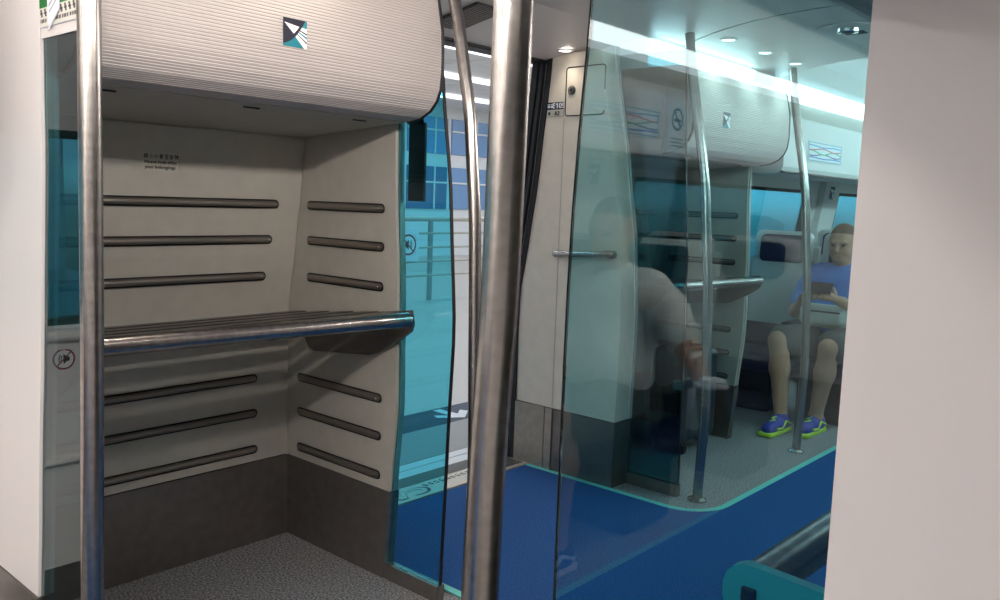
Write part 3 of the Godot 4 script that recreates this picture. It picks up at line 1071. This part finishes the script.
			if s[2] == 2:
				var xc: float = (s[0] + s[1]) / 2
				part("pillar_cover", prism(wall_poly(0.6, 1.60, -1, -0.05, 0.049, 8), 0, s[0] + 0.16, s[1] - 0.16), M.saloon, wl)
				var zf := zz(curve(WALL, 1.45) - 0.055, -1)
				part("logo", quad(Vector3(xc - 0.05, 1.5, zf + 0.004), Vector3(xc + 0.05, 1.5, zf + 0.004), Vector3(xc + 0.05, 1.40, zf - 0.006), Vector3(xc - 0.05, 1.40, zf - 0.006)), M.logo, wl)
	# wall strips above and behind the racks
	for s in [[0.745, 1.895, "first"], [3.315, 4.455, "farther"]]:
		struct("wall_far", prism(wall_poly(0.0, 2.31, -1, 0.034, 0.05, 14), 0, s[0], s[1]), M.white, "outer wall behind the %s luggage rack" % s[2])
	struct("wall_near", prism(wall_poly(0.0, 2.31, 1, 0.034, 0.06, 14), 0, -5.0, 9.8), M.white, "white side wall on the viewer's side")
	struct("wall_left", prism(PackedVector2Array([Vector2(ZC - 1.56, 0), Vector2(ZC + 1.56, 0), Vector2(ZC + 1.45, 2.31), Vector2(ZC - 1.45, 2.31)]), 0, -5.1, -5.0), M.white, "end wall of the carriage behind the viewer")
	struct("wall_right", prism(PackedVector2Array([Vector2(ZC - 1.56, 0), Vector2(ZC + 1.56, 0), Vector2(ZC + 1.45, 2.31), Vector2(ZC - 1.45, 2.31)]), 0, 9.8, 9.9), M.white, "end wall at the far end of the carriage")
	# downlights
	for side in [-1, 1]:
		var sw := "door side" if side < 0 else "viewer's side"
		downlight(3.57, 2.049, zz(0.653, side), "downlight nearest the door in the farther row, " + sw)
		downlight(3.946, 2.049, zz(0.653, side), "middle downlight of the farther row, " + sw)
		downlight(4.31, 2.049, zz(0.653, side), "downlight at the far end of the farther row, " + sw)
		downlight(1.30, 2.049, zz(0.653, side), "downlight in front of the first rack, " + sw)
	downlight(3.15, 1.992, zz(1.245, -1), "downlight in the sloping ceiling by the open door", 0.05)
	# ceiling speaker
	var sp := thing("smoke_detector", "round ceiling detector with chrome ring and slotted grille", "detector", Vector3(3.61, 2.049, -1.324))
	part("grille_plate", lathe([Vector2(0, -0.004), Vector2(0.12, -0.004), Vector2(0.125, 0.0), Vector2(0, 0.0)], 32), M.ceiling, sp)
	part("ring", lathe([Vector2(0.03, -0.004), Vector2(0.045, -0.004), Vector2(0.043, -0.016), Vector2(0.034, -0.018), Vector2(0.03, -0.004)], 32), M.chrome, sp)
	part("dome", lathe([Vector2(0, -0.020), Vector2(0.02, -0.017), Vector2(0.031, -0.006), Vector2(0, -0.004)], 24), M.dark, sp)
	for i in 7:
		part("slot", rbox(Vector3(0.006, 0.002, 0.09), 0.0008, 1), M.dark, sp, Vector3(0.045 + i * 0.011 - 0.005, -0.005, 0.0))
	# ceiling air grille near the open door
	var gr := thing("ceiling_grille", "grey slotted air grille in the ceiling beside the thin pole", "grille", Vector3(2.43, 2.0, zz(1.17, -1)))
	gr.rotation.x = -0.185
	part("frame", rbox(Vector3(0.17, 0.006, 0.26), 0.002, 1), M.dark, gr)
	for i in 9:
		part("louvre", rbox(Vector3(0.010, 0.006, 0.25), 0.002, 1), M.slat, gr, Vector3(-0.07 + i * 0.0175, -0.004, 0))

func build_platform() -> void:
	# platform floor with edge bands
	struct("platform_floor", prism(PackedVector2Array([Vector2(-4, -14), Vector2(26, -14), Vector2(26, -3.70), Vector2(-4, -3.70)]), 1, -0.3, 0.0), M.terrazzo, "pale speckled stone floor of the station platform")
	var bands := [[-3.695, -3.415, M.tactile, "dark strip along the platform edge"], [-3.41, -3.0, M.concrete, "grey paving band along the platform edge"], [-2.995, -2.93, M.hall_white, "white line along the platform edge"], [-2.922, -2.85, M.hall_white, "outer white nosing of the platform edge"]]
	for b in bands:
		struct("platform_floor", prism(PackedVector2Array([Vector2(-4, b[0]), Vector2(26, b[0]), Vector2(26, b[1]), Vector2(-4, b[1])]), 1, -0.3, 0.0), b[2], b[3])
	struct("platform_wall", prism(PackedVector2Array([Vector2(-4, -2.93), Vector2(26, -2.93), Vector2(26, -2.86), Vector2(-4, -2.86)]), 1, -1.2, -0.31), M.black, "dark face of the platform edge")
	struct("track_bed", prism(PackedVector2Array([Vector2(-6, -3.0), Vector2(26, -3.0), Vector2(26, 2.0), Vector2(-6, 2.0)]), 1, -1.3, -1.2), M.dark, "dark track bed under the train")
	var am := thing("floor_arrow", "white boarding arrow painted on the dark platform strip", "marking", Vector3(3.62, 0.001, -3.55))
	part("arrow", prism(PackedVector2Array([Vector2(-0.03, -0.12), Vector2(0.03, -0.12), Vector2(0.03, 0.03), Vector2(0.11, -0.03), Vector2(0.13, 0.02), Vector2(0.0, 0.12), Vector2(-0.13, 0.02), Vector2(-0.11, -0.03), Vector2(-0.03, 0.03)]), 1, 0.0, 0.002), M.hall_white, am)
	# station ceiling of separate panels
	var ce := struct("ceiling", prism(PackedVector2Array([Vector2(-4, -15), Vector2(26, -15), Vector2(26, -3.2), Vector2(-4, -3.2)]), 1, 3.42, 3.6), M.dark, "station ceiling of pale square panels")
	var pm := rbox(Vector3(1.47, 0.03, 0.97), 0.008, 1)
	for i in 15:
		for j in 11:
			part("panel", pm, M.hall_white, ce, Vector3(2.75 + i * 1.5, 3.40, -3.8 - j * 1.0))
	for i in 5:
		var t := thing("ceiling_lamp", ["first", "second", "third", "fourth", "fifth"][i] + " linear lamp under the station ceiling counted from the train", "lamp", Vector3(9.0, 3.34, -4.3 - i * 2.0), "linear station lamps")
		part("diffuser", rbox(Vector3(20.0, 0.05, 0.14), 0.02, 2), M.hall_lamp, t)
		var a := AreaLight3D.new()
		a.name = "area_light"
		a.area_size = Vector2(20.0, 0.14)
		a.light_energy = 10.0
		a.light_color = Color(0.93, 0.97, 1.0)
		a.area_normalize_energy = true
		a.shadow_enabled = true
		a.area_range = 30.0
		t.add_child(a, true)
		a.transform = Transform3D(Basis.IDENTITY, Vector3(0, -0.03, 0)).looking_at(Vector3(0, -2, 0), Vector3(0, 0, 1))
	# opposite facade with windows
	var wf := struct("platform_wall", prism(PackedVector2Array([Vector2(-4, -14.2), Vector2(26, -14.2), Vector2(26, -14.0), Vector2(-4, -14.0)]), 1, 0.0, 3.42), M.hall_white, "white wall across the station hall")
	var wm := rbox(Vector3(1.22, 0.95, 0.06), 0.01, 1)
	var tm := rbox(Vector3(1.22, 0.80, 0.06), 0.01, 1)
	for i in 16:
		for row in 2:
			var wx := 5.2 + i * 1.35
			var o := part("window", wm if row == 0 else tm, M.hall_window if (i + row) % 3 else M.hall_window_dark, wf, Vector3(wx, 1.55 if row == 0 else 2.72, -13.99))
			part("transom", rbox(Vector3(1.24, 0.04, 0.05), 0.008, 1), M.hall_white, o, Vector3(0, 0.12, 0.03))
			part("mullion", rbox(Vector3(0.04, 0.95 if row == 0 else 0.8, 0.05), 0.008, 1), M.hall_white, o, Vector3(0.2, 0, 0.031))
	# railing
	var rl := thing("platform_railing", "steel tube railing across the station platform", "railing", Vector3(4.0, 0, -7.9))
	for i in 10:
		part("post", rbox(Vector3(0.06, 1.02, 0.05), 0.012, 2), M.concrete, rl, Vector3(i * 1.25 - 0.15, 0.51, 0))
	part("top_rail", tube([Vector3(-1, 1.04, 0), Vector3(12, 1.04, 0)], 0.03, 12), M.plate, rl)
	for h in [0.86, 0.68, 0.50, 0.32]:
		part("middle_rail", tube([Vector3(-1, h, 0.02), Vector3(12, h, 0.02)], 0.014, 8), M.plate, rl)
	for i in 3:
		var sg := thing("round_sign", "round prohibition symbol sign on the railing, " + ["left", "middle", "right"][i] + " one", "sign", Vector3(4.57 + i * 2.6, 0.72, -7.85), "round signs on the railing")
		part("plate", rbox(Vector3(0.36, 0.42, 0.01), 0.004, 1), M.paper, sg)
		part("symbol", quad(Vector3(-0.13, 0.13, 0.007), Vector3(0.13, 0.13, 0.007), Vector3(0.13, -0.13, 0.007), Vector3(-0.13, -0.13, 0.007)), M.quiet, sg)

func build_racks() -> void:
	luggage_rack(0.79, 1.85, -1, "luggage rack with steel shelf and rails left of the open door", EDGE_LEFT, EDGE)
	luggage_rack(3.36, 4.41, -1, "farther luggage rack seen through the glass screens", EDGE_DOOR, EDGE)
	var nr := luggage_rack(0.79, 1.85, 1, "luggage rack on the viewer's side behind the white panel", EDGE_NEAR, EDGE_NEAR, true)
	# teal end plate of the near shelf
	var po := PackedVector2Array()
	for q in [[-0.262, 0.938], [-0.345, 0.9425], [-0.355, 0.9415], [-0.364, 0.937], [-0.371, 0.929], [-0.3745, 0.918], [-0.3745, 0.905], [-0.371, 0.893], [-0.364, 0.884], [-0.33, 0.865], [-0.10, 0.80], [0.1, 0.80], [0.1, 0.87]]:
		po.append(Vector2(q[0], q[1]))
	part("shelf_end_plate", prism(po, 0, 0.793, 0.806), M.teal_plate, nr)
	part("bolt", rbox(Vector3(0.006, 0.016, 0.016), 0.0028, 2), M.dark, nr, Vector3(0.791, 0.912, -0.345))
	ribbed_bin(0.795, 1.838, -1, "ribbed overhead bin above the nearer luggage rack", 1.312)
	ribbed_bin(3.395, 4.40, -1, "ribbed overhead bin above the farther rack behind glass", 3.69)
	ribbed_bin(0.795, 1.838, 1, "ribbed overhead bin on the viewer's side", -1.0)
	# notice on the back panel of the first rack
	var nt := thing("notice_sticker", "small notice sticker asking passengers to look after belongings", "sticker", Vector3(1.318, 1.385, zz(curve(WALL, 1.385), -1) + 0.002))
	nt.rotation.x = 0.14
	part("print", quad(Vector3(-0.062, 0.03, 0.0005), Vector3(0.062, 0.03, 0.0005), Vector3(0.062, -0.028, 0.0005), Vector3(-0.062, -0.028, 0.0005)), M.notice, nt)
	part("lettering", text_mesh("Please look after", 0.0095, 0.0008), M.ink, nt, Vector3(-0.003, 0.0, 0.0012))
	part("lettering", text_mesh("your belongings", 0.0095, 0.0008), M.ink, nt, Vector3(-0.003, -0.016, 0.0012))
	# glass screens and poles
	glass_screen(1.862, -1, GLASS, EDGE, M.far_glass, "cyan glass screen between the first rack and the open door", 1.98)
	grab_pole(1.868, -1, POLE, "thin steel pole at the edge of the cyan glass screen", 0.019)
	glass_screen(0.752, -1, GLASS_LEFT, EDGE_LEFT, M.dark_glass, "narrow teal glass screen left of the leftmost pole", 1.612, 0.01, 0.009)
	grab_pole(0.742, -1, POLE_LEFT, "steel pole at the left in front of the luggage rack", 0.0225)
	glass_screen(0.748, 1, GLASS_NEAR, EDGE_NEAR, M.near_glass, "large clear glass screen close to the viewer on the right", 2.03, 0.006, 0.0012)
	grab_pole(0.77, 1, POLE_NEAR, "thick looking steel pole close to the viewer in the middle", 0.0235)
	glass_screen(3.338, -1, GLASS_TWO, EDGE_DOOR, M.dark_glass, "dark teal glass screen beside the farther luggage rack", 1.98)
	grab_pole(3.362, -1, POLE_TWO, "steel pole beside the farther rack behind the large glass", 0.0215)
	grab_pole(4.46, -1, POLE_TWO, "farthest steel pole in front of the seated passenger", 0.0215)
	# header panel above the left glass with exit sign and hanging tag
	var hd := thing("header_panel", "white panel above the narrow teal glass", "panel", Vector3.ZERO)
	part("board", prism(strip(GLASS_LEFT, EDGE_LEFT, 1.614, 2.05, -1, -0.001, -0.002, 6), 0, 0.747, 0.765), M.white, hd)
	var es := thing("emergency_sign", "green and white emergency sign above the left glass screen", "sign", Vector3(0.7465, 1.72, zz(0.722, -1)))
	part("board", rbox(Vector3(0.003, 0.17, 0.19), 0.001, 1), M.paper, es, Vector3(-0.0012, 0, 0))
	part("print", quad(Vector3(-0.003, 0.083, -0.093), Vector3(-0.003, 0.083, 0.093), Vector3(-0.003, -0.083, 0.093), Vector3(-0.003, -0.083, -0.093)), M.exit, es)
	var tg := thing("paper_tag", "white printed paper tag hanging over the green sign", "tag", Vector3(0.7405, 1.692, zz(0.735, -1)))
	part("sheet", prism(PackedVector2Array([Vector2(-0.03, -0.068), Vector2(0.03, -0.03), Vector2(0.03, 0.09), Vector2(-0.03, 0.09)]), 0, 0.0, 0.0015), M.paper, tg)
	part("print", quad(Vector3(-0.0005, 0.088, -0.029), Vector3(-0.0005, 0.088, 0.029), Vector3(-0.0005, -0.028, 0.029), Vector3(-0.0005, -0.06, -0.029)), M.tag, tg)
	# dark panel hanging under the first bin beside the glass
	var dp := thing("hanging_panel", "dark vertical board hanging behind the cyan glass under the bin", "board", Vector3(1.90, 1.415, zz(0.86, -1)))
	part("board", rbox(Vector3(0.012, 0.25, 0.075), 0.003, 1), M.black, dp)
	part("hanger", rbox(Vector3(0.006, 0.03, 0.05), 0.002, 1), M.dark, dp, Vector3(0, 0.135, 0))
	# suitcase in the farther rack
	var sc := thing("suitcase", "dark teal hard-shell suitcase standing in the farther luggage rack", "suitcase", Vector3(4.06, 0.0, -2.22))
	part("shell", rbox(Vector3(0.34, 0.50, 0.24), 0.05, 4), M.case, sc, Vector3(0, 0.31, 0))
	for i in 5:
		part("rib", rbox(Vector3(0.345, 0.46, 0.012), 0.005, 2), M.case, sc, Vector3(0, 0.31, -0.08 + i * 0.04))
	part("zip_band", rbox(Vector3(0.02, 0.506, 0.246), 0.009, 3), M.dark, sc, Vector3(0, 0.31, 0))
	part("side_handle", tube([Vector3(-0.172, 0.22, 0.07), Vector3(-0.195, 0.24, 0.07), Vector3(-0.195, 0.40, 0.07), Vector3(-0.172, 0.42, 0.07)], 0.009, 8), M.black, sc)
	part("top_handle", tube([Vector3(-0.06, 0.555, 0.0), Vector3(-0.05, 0.58, 0.0), Vector3(0.05, 0.58, 0.0), Vector3(0.06, 0.555, 0.0)], 0.009, 8), M.black, sc)
	part("luggage_tag", rbox(Vector3(0.012, 0.05, 0.05), 0.004, 2), M.paper, sc, Vector3(-0.198, 0.385, 0.075))
	for sx in [-0.12, 0.12]:
		for sz in [-0.08, 0.08]:
			part("wheel", rbox(Vector3(0.05, 0.058, 0.026), 0.012, 3), M.black, sc, Vector3(sx, 0.031, sz))

func build_doorway() -> void:
	# wall block right of the door
	var wb := struct("wall_doorway", prism(strip(EDGE_DOOR, WALL, 0.31, 1.99, -1, -0.003, -0.001), 0, 3.21, 3.314), M.cream, "cream wall panel right of the open door")
	part("kick_plate", prism(strip(EDGE_DOOR, WALL, 0.0, 0.307, -1, 0.002, 0.0, 4), 0, 3.204, 3.318), M.kick, wb)
	part("kick_plate", prism(PackedVector2Array([Vector2(-2.685, 0.004), Vector2(-2.50, 0.004), Vector2(-2.50, 0.309), Vector2(-2.685, 0.309)]), 0, 3.198, 3.203), M.kick_light, wb)
	part("kick_plate", prism(PackedVector2Array([Vector2(-2.494, 0.004), Vector2(-2.452, 0.004), Vector2(-2.452, 0.309), Vector2(-2.494, 0.309)]), 0, 3.196, 3.203), M.kick_light, wb)
	part("joint_strip", prism(PackedVector2Array([Vector2(-2.463, 0.32), Vector2(-2.459, 0.32), Vector2(-2.459, 1.69), Vector2(-2.463, 1.69)]), 0, 3.2085, 3.211), M.panel, wb)
	# wall block left of the door, behind the first rack's side panel
	var wl := struct("wall_doorway", prism(strip([[0.0, 1.42], [0.9, 1.42], [2.05, 1.28]], WALL, 0.31, 1.99, -1, -0.003, -0.001), 0, 1.899, 1.998), M.cream, "cream wall panel left of the open door")
	part("kick_plate", prism(strip([[0.0, 1.42], [2.0, 1.42]], WALL, 0.0, 0.307, -1, 0.002, 0.0, 4), 0, 1.90, 2.002), M.kick, wl)
	# access hatch: rounded outline standing proud
	var ap := thing("access_hatch", "flush hatch with round lock high on the cream wall", "hatch", Vector3(3.2085, 1.813, -2.344))
	part("door_panel", rbox(Vector3(0.004, 0.216, 0.216), 0.0018, 2), M.cream, ap, Vector3(0.0005, 0, 0))
	var pts := []
	for i in 33:
		var a := TAU * i / 32.0
		var c := Vector2(cos(a), sin(a))
		var q := Vector2(signf(c.x) * 0.094, signf(c.y) * 0.094) + c * 0.016
		pts.append(Vector3(-0.0018, q.y, q.x))
	part("gap_line", tube(pts, 0.0028, 6, false), M.dark, ap)
	var lk := part("lock", lathe([Vector2(0, 0.004), Vector2(0.013, 0.004), Vector2(0.016, 0.0), Vector2(0, 0.0)], 24), M.slat, ap, Vector3(-0.003, 0.005, -0.075))
	lk.rotation.z = PI / 2
	part("lock_ring", lathe([Vector2(0.0185, 0.003), Vector2(0.021, 0.003), Vector2(0.021, 0.0), Vector2(0.0185, 0.0), Vector2(0.0185, 0.003)], 24), M.dark, lk)
	part("lock_core", lathe([Vector2(0, 0.006), Vector2(0.006, 0.006), Vector2(0.006, 0.003), Vector2(0, 0.003)], 12), M.dark, lk)
	# number plate
	var np := thing("number_plate", "small dark number plate E105 beside the hatch", "sign", Vector3(3.2075, 1.752, -2.512))
	part("plate", rbox(Vector3(0.004, 0.034, 0.098), 0.0015, 1), mat(Color(0.06, 0.06, 0.16), 0.4), np)
	var tx := part("lettering", text_mesh("E105", 0.024, 0.001), M.paper, np, Vector3(-0.003, 0.0, 0.02))
	tx.rotation.y = -PI / 2
	for i in 2:
		var g := part("mark", rbox(Vector3(0.001, 0.018, 0.014), 0.0004, 1), M.paper, np, Vector3(-0.0026, 0.0, -0.038 + i * 0.018))
		part("mark_gap", rbox(Vector3(0.001, 0.003, 0.012), 0.0004, 1), M.ink, g, Vector3(-0.0004, 0.003, 0))
	var np2 := thing("number_plate", "small pale plate A2 under the dark number plate", "sign", Vector3(3.2075, 1.717, -2.512))
	part("plate", rbox(Vector3(0.004, 0.030, 0.098), 0.0015, 1), M.plate, np2)
	var tx2 := part("lettering", text_mesh("A2", 0.019, 0.001), M.ink, np2, Vector3(-0.003, 0.0, 0.012))
	tx2.rotation.y = -PI / 2
	part("mark", rbox(Vector3(0.001, 0.014, 0.012), 0.0004, 1), M.ink, np2, Vector3(-0.0026, 0.0, -0.034))
	# grab handle on the cream wall
	var gh := thing("handrail", "short horizontal steel handrail on the cream wall by the door", "handrail", Vector3(3.18, 1.07, -2.296))
	part("bar", tube([Vector3(0, -0.008, -0.155), Vector3(-0.014, -0.006, -0.13), Vector3(-0.016, 0.0, 0), Vector3(-0.014, 0.008, 0.14), Vector3(0, 0.012, 0.165)], [0.010, 0.014, 0.0145, 0.014, 0.010], 14), M.steel, gh)
	for s in [-1, 1]:
		part("mount", rbox(Vector3(0.05, 0.034, 0.06), 0.014, 3), M.steel, gh, Vector3(0.008, s * 0.008, s * 0.142))
	# rubber door seals, both jambs
	for s in 2:
		var x := 3.20 if s == 0 else 1.99
		var wd := struct("door_%d" % (s + 1), prism(strip(WALL, WALL, 0.0, 1.99, -1, -0.002, 0.03), 0, x, x + 0.02), M.black, "black rubber seal on the %s door jamb" % ("right" if s == 0 else "left"))
		part("seal_lip", prism(strip(WALL, WALL, 0.0, 1.99, -1, -0.040, 0.062), 0, x - 0.012, x + 0.03), M.dark, wd)
		part("outer_seal", prism(strip(WALL, WALL, 0.0, 1.99, -1, -0.066, 0.10), 0, x - 0.02, x + 0.03), M.black, wd)
	# door header
	var hw := struct("wall_header", prism(PackedVector2Array([Vector2(-2.56, 1.985), Vector2(-2.75, 1.985), Vector2(-2.75, 2.31), Vector2(-2.50, 2.31)]), 0, 1.90, 3.33), M.cream, "wall above the open door")
	part("header_seal", rbox(Vector3(1.22, 0.03, 0.05), 0.008, 2), M.black, hw, Vector3(2.605, 1.966, -2.60))
	part("header_track", rbox(Vector3(1.22, 0.025, 0.05), 0.006, 2), M.dark, hw, Vector3(2.605, 1.968, -2.66))
	# near side door leaf block is part of the plain near wall
	# threshold plate with lettering readable from the platform
	var tp := thing("threshold_plate", "pale metal threshold plate lettered across the doorway floor", "plate", Vector3(2.6, 0.0, -2.662))
	part("plate", rbox(Vector3(1.21, 0.012, 0.142), 0.003, 1), M.plate, tp, Vector3(0, 0.003, 0))
	var big := part("lettering", text_mesh("CAF", 0.085, 0.002), M.plate, tp, Vector3(-0.185, 0.0102, 0.005))
	big.rotation = Vector3(-PI / 2, PI, 0)
	big.scale = Vector3(1.5, 0.8, 1.0)
	var edge := part("lettering", text_mesh("CAF", 0.095, 0.0012), M.dark, tp, Vector3(-0.185, 0.0095, 0.005))
	edge.rotation = Vector3(-PI / 2, PI, 0)
	edge.scale = Vector3(1.5, 0.85, 1.0)
	for i in 9:
		part("mark", rbox(Vector3(0.020, 0.002, 0.026), 0.0008, 1), M.kick, tp, Vector3(0.0 + i * 0.034, 0.0098, -0.03))
		part("mark", rbox(Vector3(0.008, 0.003, 0.012), 0.0008, 1), M.plate, tp, Vector3(0.0 + i * 0.034, 0.0098, -0.03))
	for i in 6:
		part("tread_ridge", rbox(Vector3(0.012, 0.006, 0.10), 0.002, 1), M.kick, tp, Vector3(0.47 + i * 0.021, 0.011, 0.0))

func saloon_bin(x0: float, x1: float, side: int, label: String) -> Node3D:
	var t := thing("saloon_bin", label, "luggage bin", Vector3.ZERO, "plain bins over the seats")
	var po := PackedVector2Array()
	for q in [[1.33, 1.53], [0.83, 1.50], [0.80, 1.503], [0.782, 1.515], [0.772, 1.54], [0.77, 1.805], [0.78, 1.815], [1.33, 1.83]]:
		po.append(Vector2(zz(q[0], side), q[1]))
	part("fascia", prism(po, 0, x0, x1), M.saloon, t)
	var up := PackedVector2Array()
	for q in [[0.80, 1.817], [0.90, 1.928], [1.33, 1.928], [1.33, 1.831]]:
		up.append(Vector2(zz(q[0], side), q[1]))
	part("upper_recess", prism(up, 0, x0, x1), M.panel, t)
	part("lower_trim", tube([Vector3(x0, 1.512, zz(0.778, side)), Vector3(x1, 1.512, zz(0.778, side))], 0.007, 8), M.slat, t)
	return t

func build_saloons() -> void:
	saloon_bin(-5.0, 0.40, -1, "plain white bin over the seats left of the rack, far side")
	saloon_bin(4.52, 9.8, -1, "plain white bin with a route map beyond the farther rack")
	saloon_bin(-5.0, 0.735, 1, "plain white bin over the seats on the viewer's side")
	saloon_bin(4.52, 9.8, 1, "plain white bin past the door on the viewer's side")
	# route maps and a poster on the fascias
	var maps := [[5.10, "coloured route map on the white bin beyond the farther rack"], [-1.45, "coloured route map on the white bin left of the rack"]]
	for m in maps:
		var t := thing("route_map", m[1], "map", Vector3(m[0], 1.645, zz(0.768, -1)), "route maps on the bins")
		part("backing", rbox(Vector3(0.52, 0.115, 0.003), 0.001, 1), M.paper, t)
		part("print", quad(Vector3(-0.255, 0.054, 0.002), Vector3(0.255, 0.054, 0.002), Vector3(0.255, -0.054, 0.002), Vector3(-0.255, -0.054, 0.002)), M.map, t)
	var ps := thing("poster", "white poster with a round symbol on the bin left of the rack", "poster", Vector3(-1.86, 1.65, zz(0.768, -1)))
	part("sheet", rbox(Vector3(0.17, 0.23, 0.003), 0.001, 1), M.paper, ps)
	part("print", quad(Vector3(-0.083, 0.113, 0.002), Vector3(0.083, 0.113, 0.002), Vector3(0.083, -0.113, 0.002), Vector3(-0.083, -0.113, 0.002)), M.poster, ps)
	# sticker under the left window
	var st := thing("quiet_sticker", "round red ringed sticker forbidding loud sound below the left window", "sticker", Vector3(0.462, 0.775, zz(1.505, -1)))
	part("disc", lathe([Vector2(0, 0.001), Vector2(0.034, 0.001), Vector2(0.034, 0.0), Vector2(0, 0.0)], 28), M.paper, st).rotation.x = PI / 2
	part("print", quad(Vector3(-0.033, 0.033, 0.0018), Vector3(0.033, 0.033, 0.0018), Vector3(0.033, -0.033, 0.0018), Vector3(-0.033, -0.033, 0.0018)), M.quiet, st)
	# seats
	seat(5.34, -2.37, -1, "pale seat with navy head pillow by the window beyond the rack")
	seat(5.34, -1.90, -1, "pale seat under the passenger in the blue shirt")
	seat(6.45, -2.37, -1, "window seat in the row behind the passenger in blue")
	seat(6.45, -1.90, -1, "aisle seat in the row behind the passenger in blue")
	seat(-1.43, -2.35, 1, "window seat beside the passenger in the white shirt")
	seat(-1.43, -1.87, 1, "seat under the passenger in the white shirt")
	seat(-2.40, -2.35, 1, "window seat in the row behind the white shirt")
	seat(-2.40, -1.87, 1, "aisle seat in the row behind the white shirt")

func build_people() -> void:
	var blue := mat(Color(0.10, 0.22, 0.62), 0.6)
	var lime := mat(Color(0.72, 0.85, 0.22), 0.6)
	var fwd := Vector3(0.55, 0.45, 0.0)
	var hands_phone := [
		{"palm": Vector3(0.30, 0.80, -0.055), "fwd": Vector3(0.45, 0.35, 0.82).normalized(), "across": Vector3(-0.35, 0.88, -0.2).normalized(), "down": Vector3(-0.8, 0.1, 0.45).normalized(), "curl": 0.62},
		{"palm": Vector3(0.30, 0.80, 0.055), "fwd": Vector3(0.45, 0.35, -0.82).normalized(), "across": Vector3(-0.35, 0.88, 0.2).normalized(), "down": Vector3(-0.8, 0.1, -0.45).normalized(), "curl": 0.62}]
	person(Vector3(5.35, 0.0, -1.89), PI, "seated person in a blue shirt and grey shorts holding a phone", M.shirt_blue, hands_phone,
		[Vector3(0.40, 0.0, -0.06), Vector3(0.55, 0.0, 0.09)], [Vector3(0.45, 0.52, -0.13), Vector3(0.50, 0.53, 0.15)], blue, lime, mat(Color(0.42, 0.30, 0.22), 0.7))
	var ph := thing("phone", "dark phone held in both hands by the passenger in blue", "phone", Vector3(5.025, 0.853, -1.89))
	ph.rotation.z = -0.6
	part("phone_body", rbox(Vector3(0.010, 0.075, 0.15), 0.0045, 3), M.dark, ph)
	part("screen", rbox(Vector3(0.002, 0.067, 0.138), 0.0008, 1), M.black, ph, Vector3(0.005, 0, 0))
	var hands_cup := [
		{"palm": Vector3(0.20, 0.62, -0.10), "fwd": Vector3(0.8, -0.25, 0.5).normalized(), "across": Vector3(-0.45, 0.2, 0.85).normalized(), "down": Vector3(-0.2, -0.95, -0.1).normalized(), "curl": 0.3},
		{"palm": Vector3(0.25, 0.63, 0.56), "fwd": Vector3(0.8, 0.1, 0.55).normalized(), "across": Vector3(0.05, 0.98, -0.1).normalized(), "down": Vector3(0.55, 0.0, -0.8).normalized(), "curl": 0.5}]
	# fingers of the right hand close round the cup
	hands_cup[1].down = Vector3(0.56, 0.0, 0.8).normalized() * -1.0 + Vector3(1.1, 0, 0)
	hands_cup[1].down = hands_cup[1].down.normalized()
	person(Vector3(-1.28, 0.0, -1.87), 0.0, "seated person in a white shirt across the aisle, seen reflected in the glass", M.shirt_white, hands_cup,
		[Vector3(0.42, 0.0, -0.12), Vector3(0.44, 0.0, 0.13)], [Vector3(0.44, 0.52, -0.13), Vector3(0.44, 0.52, 0.14)], M.dark, M.paper, M.hair).scale = Vector3(1.08, 1.08, 1.08)
	var cup := thing("coffee_cup", "brown takeaway coffee cup with a white lid", "cup", Vector3(-0.955, 0.615, -1.245))
	cup.scale = Vector3(1.15, 1.1, 1.15)
	part("cup_body", lathe([Vector2(0, 0), Vector2(0.032, 0), Vector2(0.043, 0.11), Vector2(0, 0.11)], 28), mat(Color(0.36, 0.22, 0.16), 0.6), cup)
	part("lid", lathe([Vector2(0, 0.132), Vector2(0.034, 0.132), Vector2(0.037, 0.128), Vector2(0.039, 0.118), Vector2(0.047, 0.116), Vector2(0.048, 0.110), Vector2(0.044, 0.106), Vector2(0, 0.106)], 28), M.paper, cup)
	var bag := thing("lap_bag", "pale grey cloth bag on the lap of the passenger in blue", "bag", Vector3(5.14, 0.675, -1.89))
	part("pouch", rbox(Vector3(0.13, 0.14, 0.30), 0.055, 4), mat(Color(0.70, 0.71, 0.68), 0.9), bag)
	part("zip", rbox(Vector3(0.006, 0.01, 0.22), 0.0025, 1), M.dark, bag, Vector3(-0.063, 0.03, 0))
	part("strap", tube([Vector3(0.0, 0.03, 0.145), Vector3(-0.03, -0.03, 0.165), Vector3(0.0, -0.06, 0.15)], 0.008, 8), M.dark, bag)
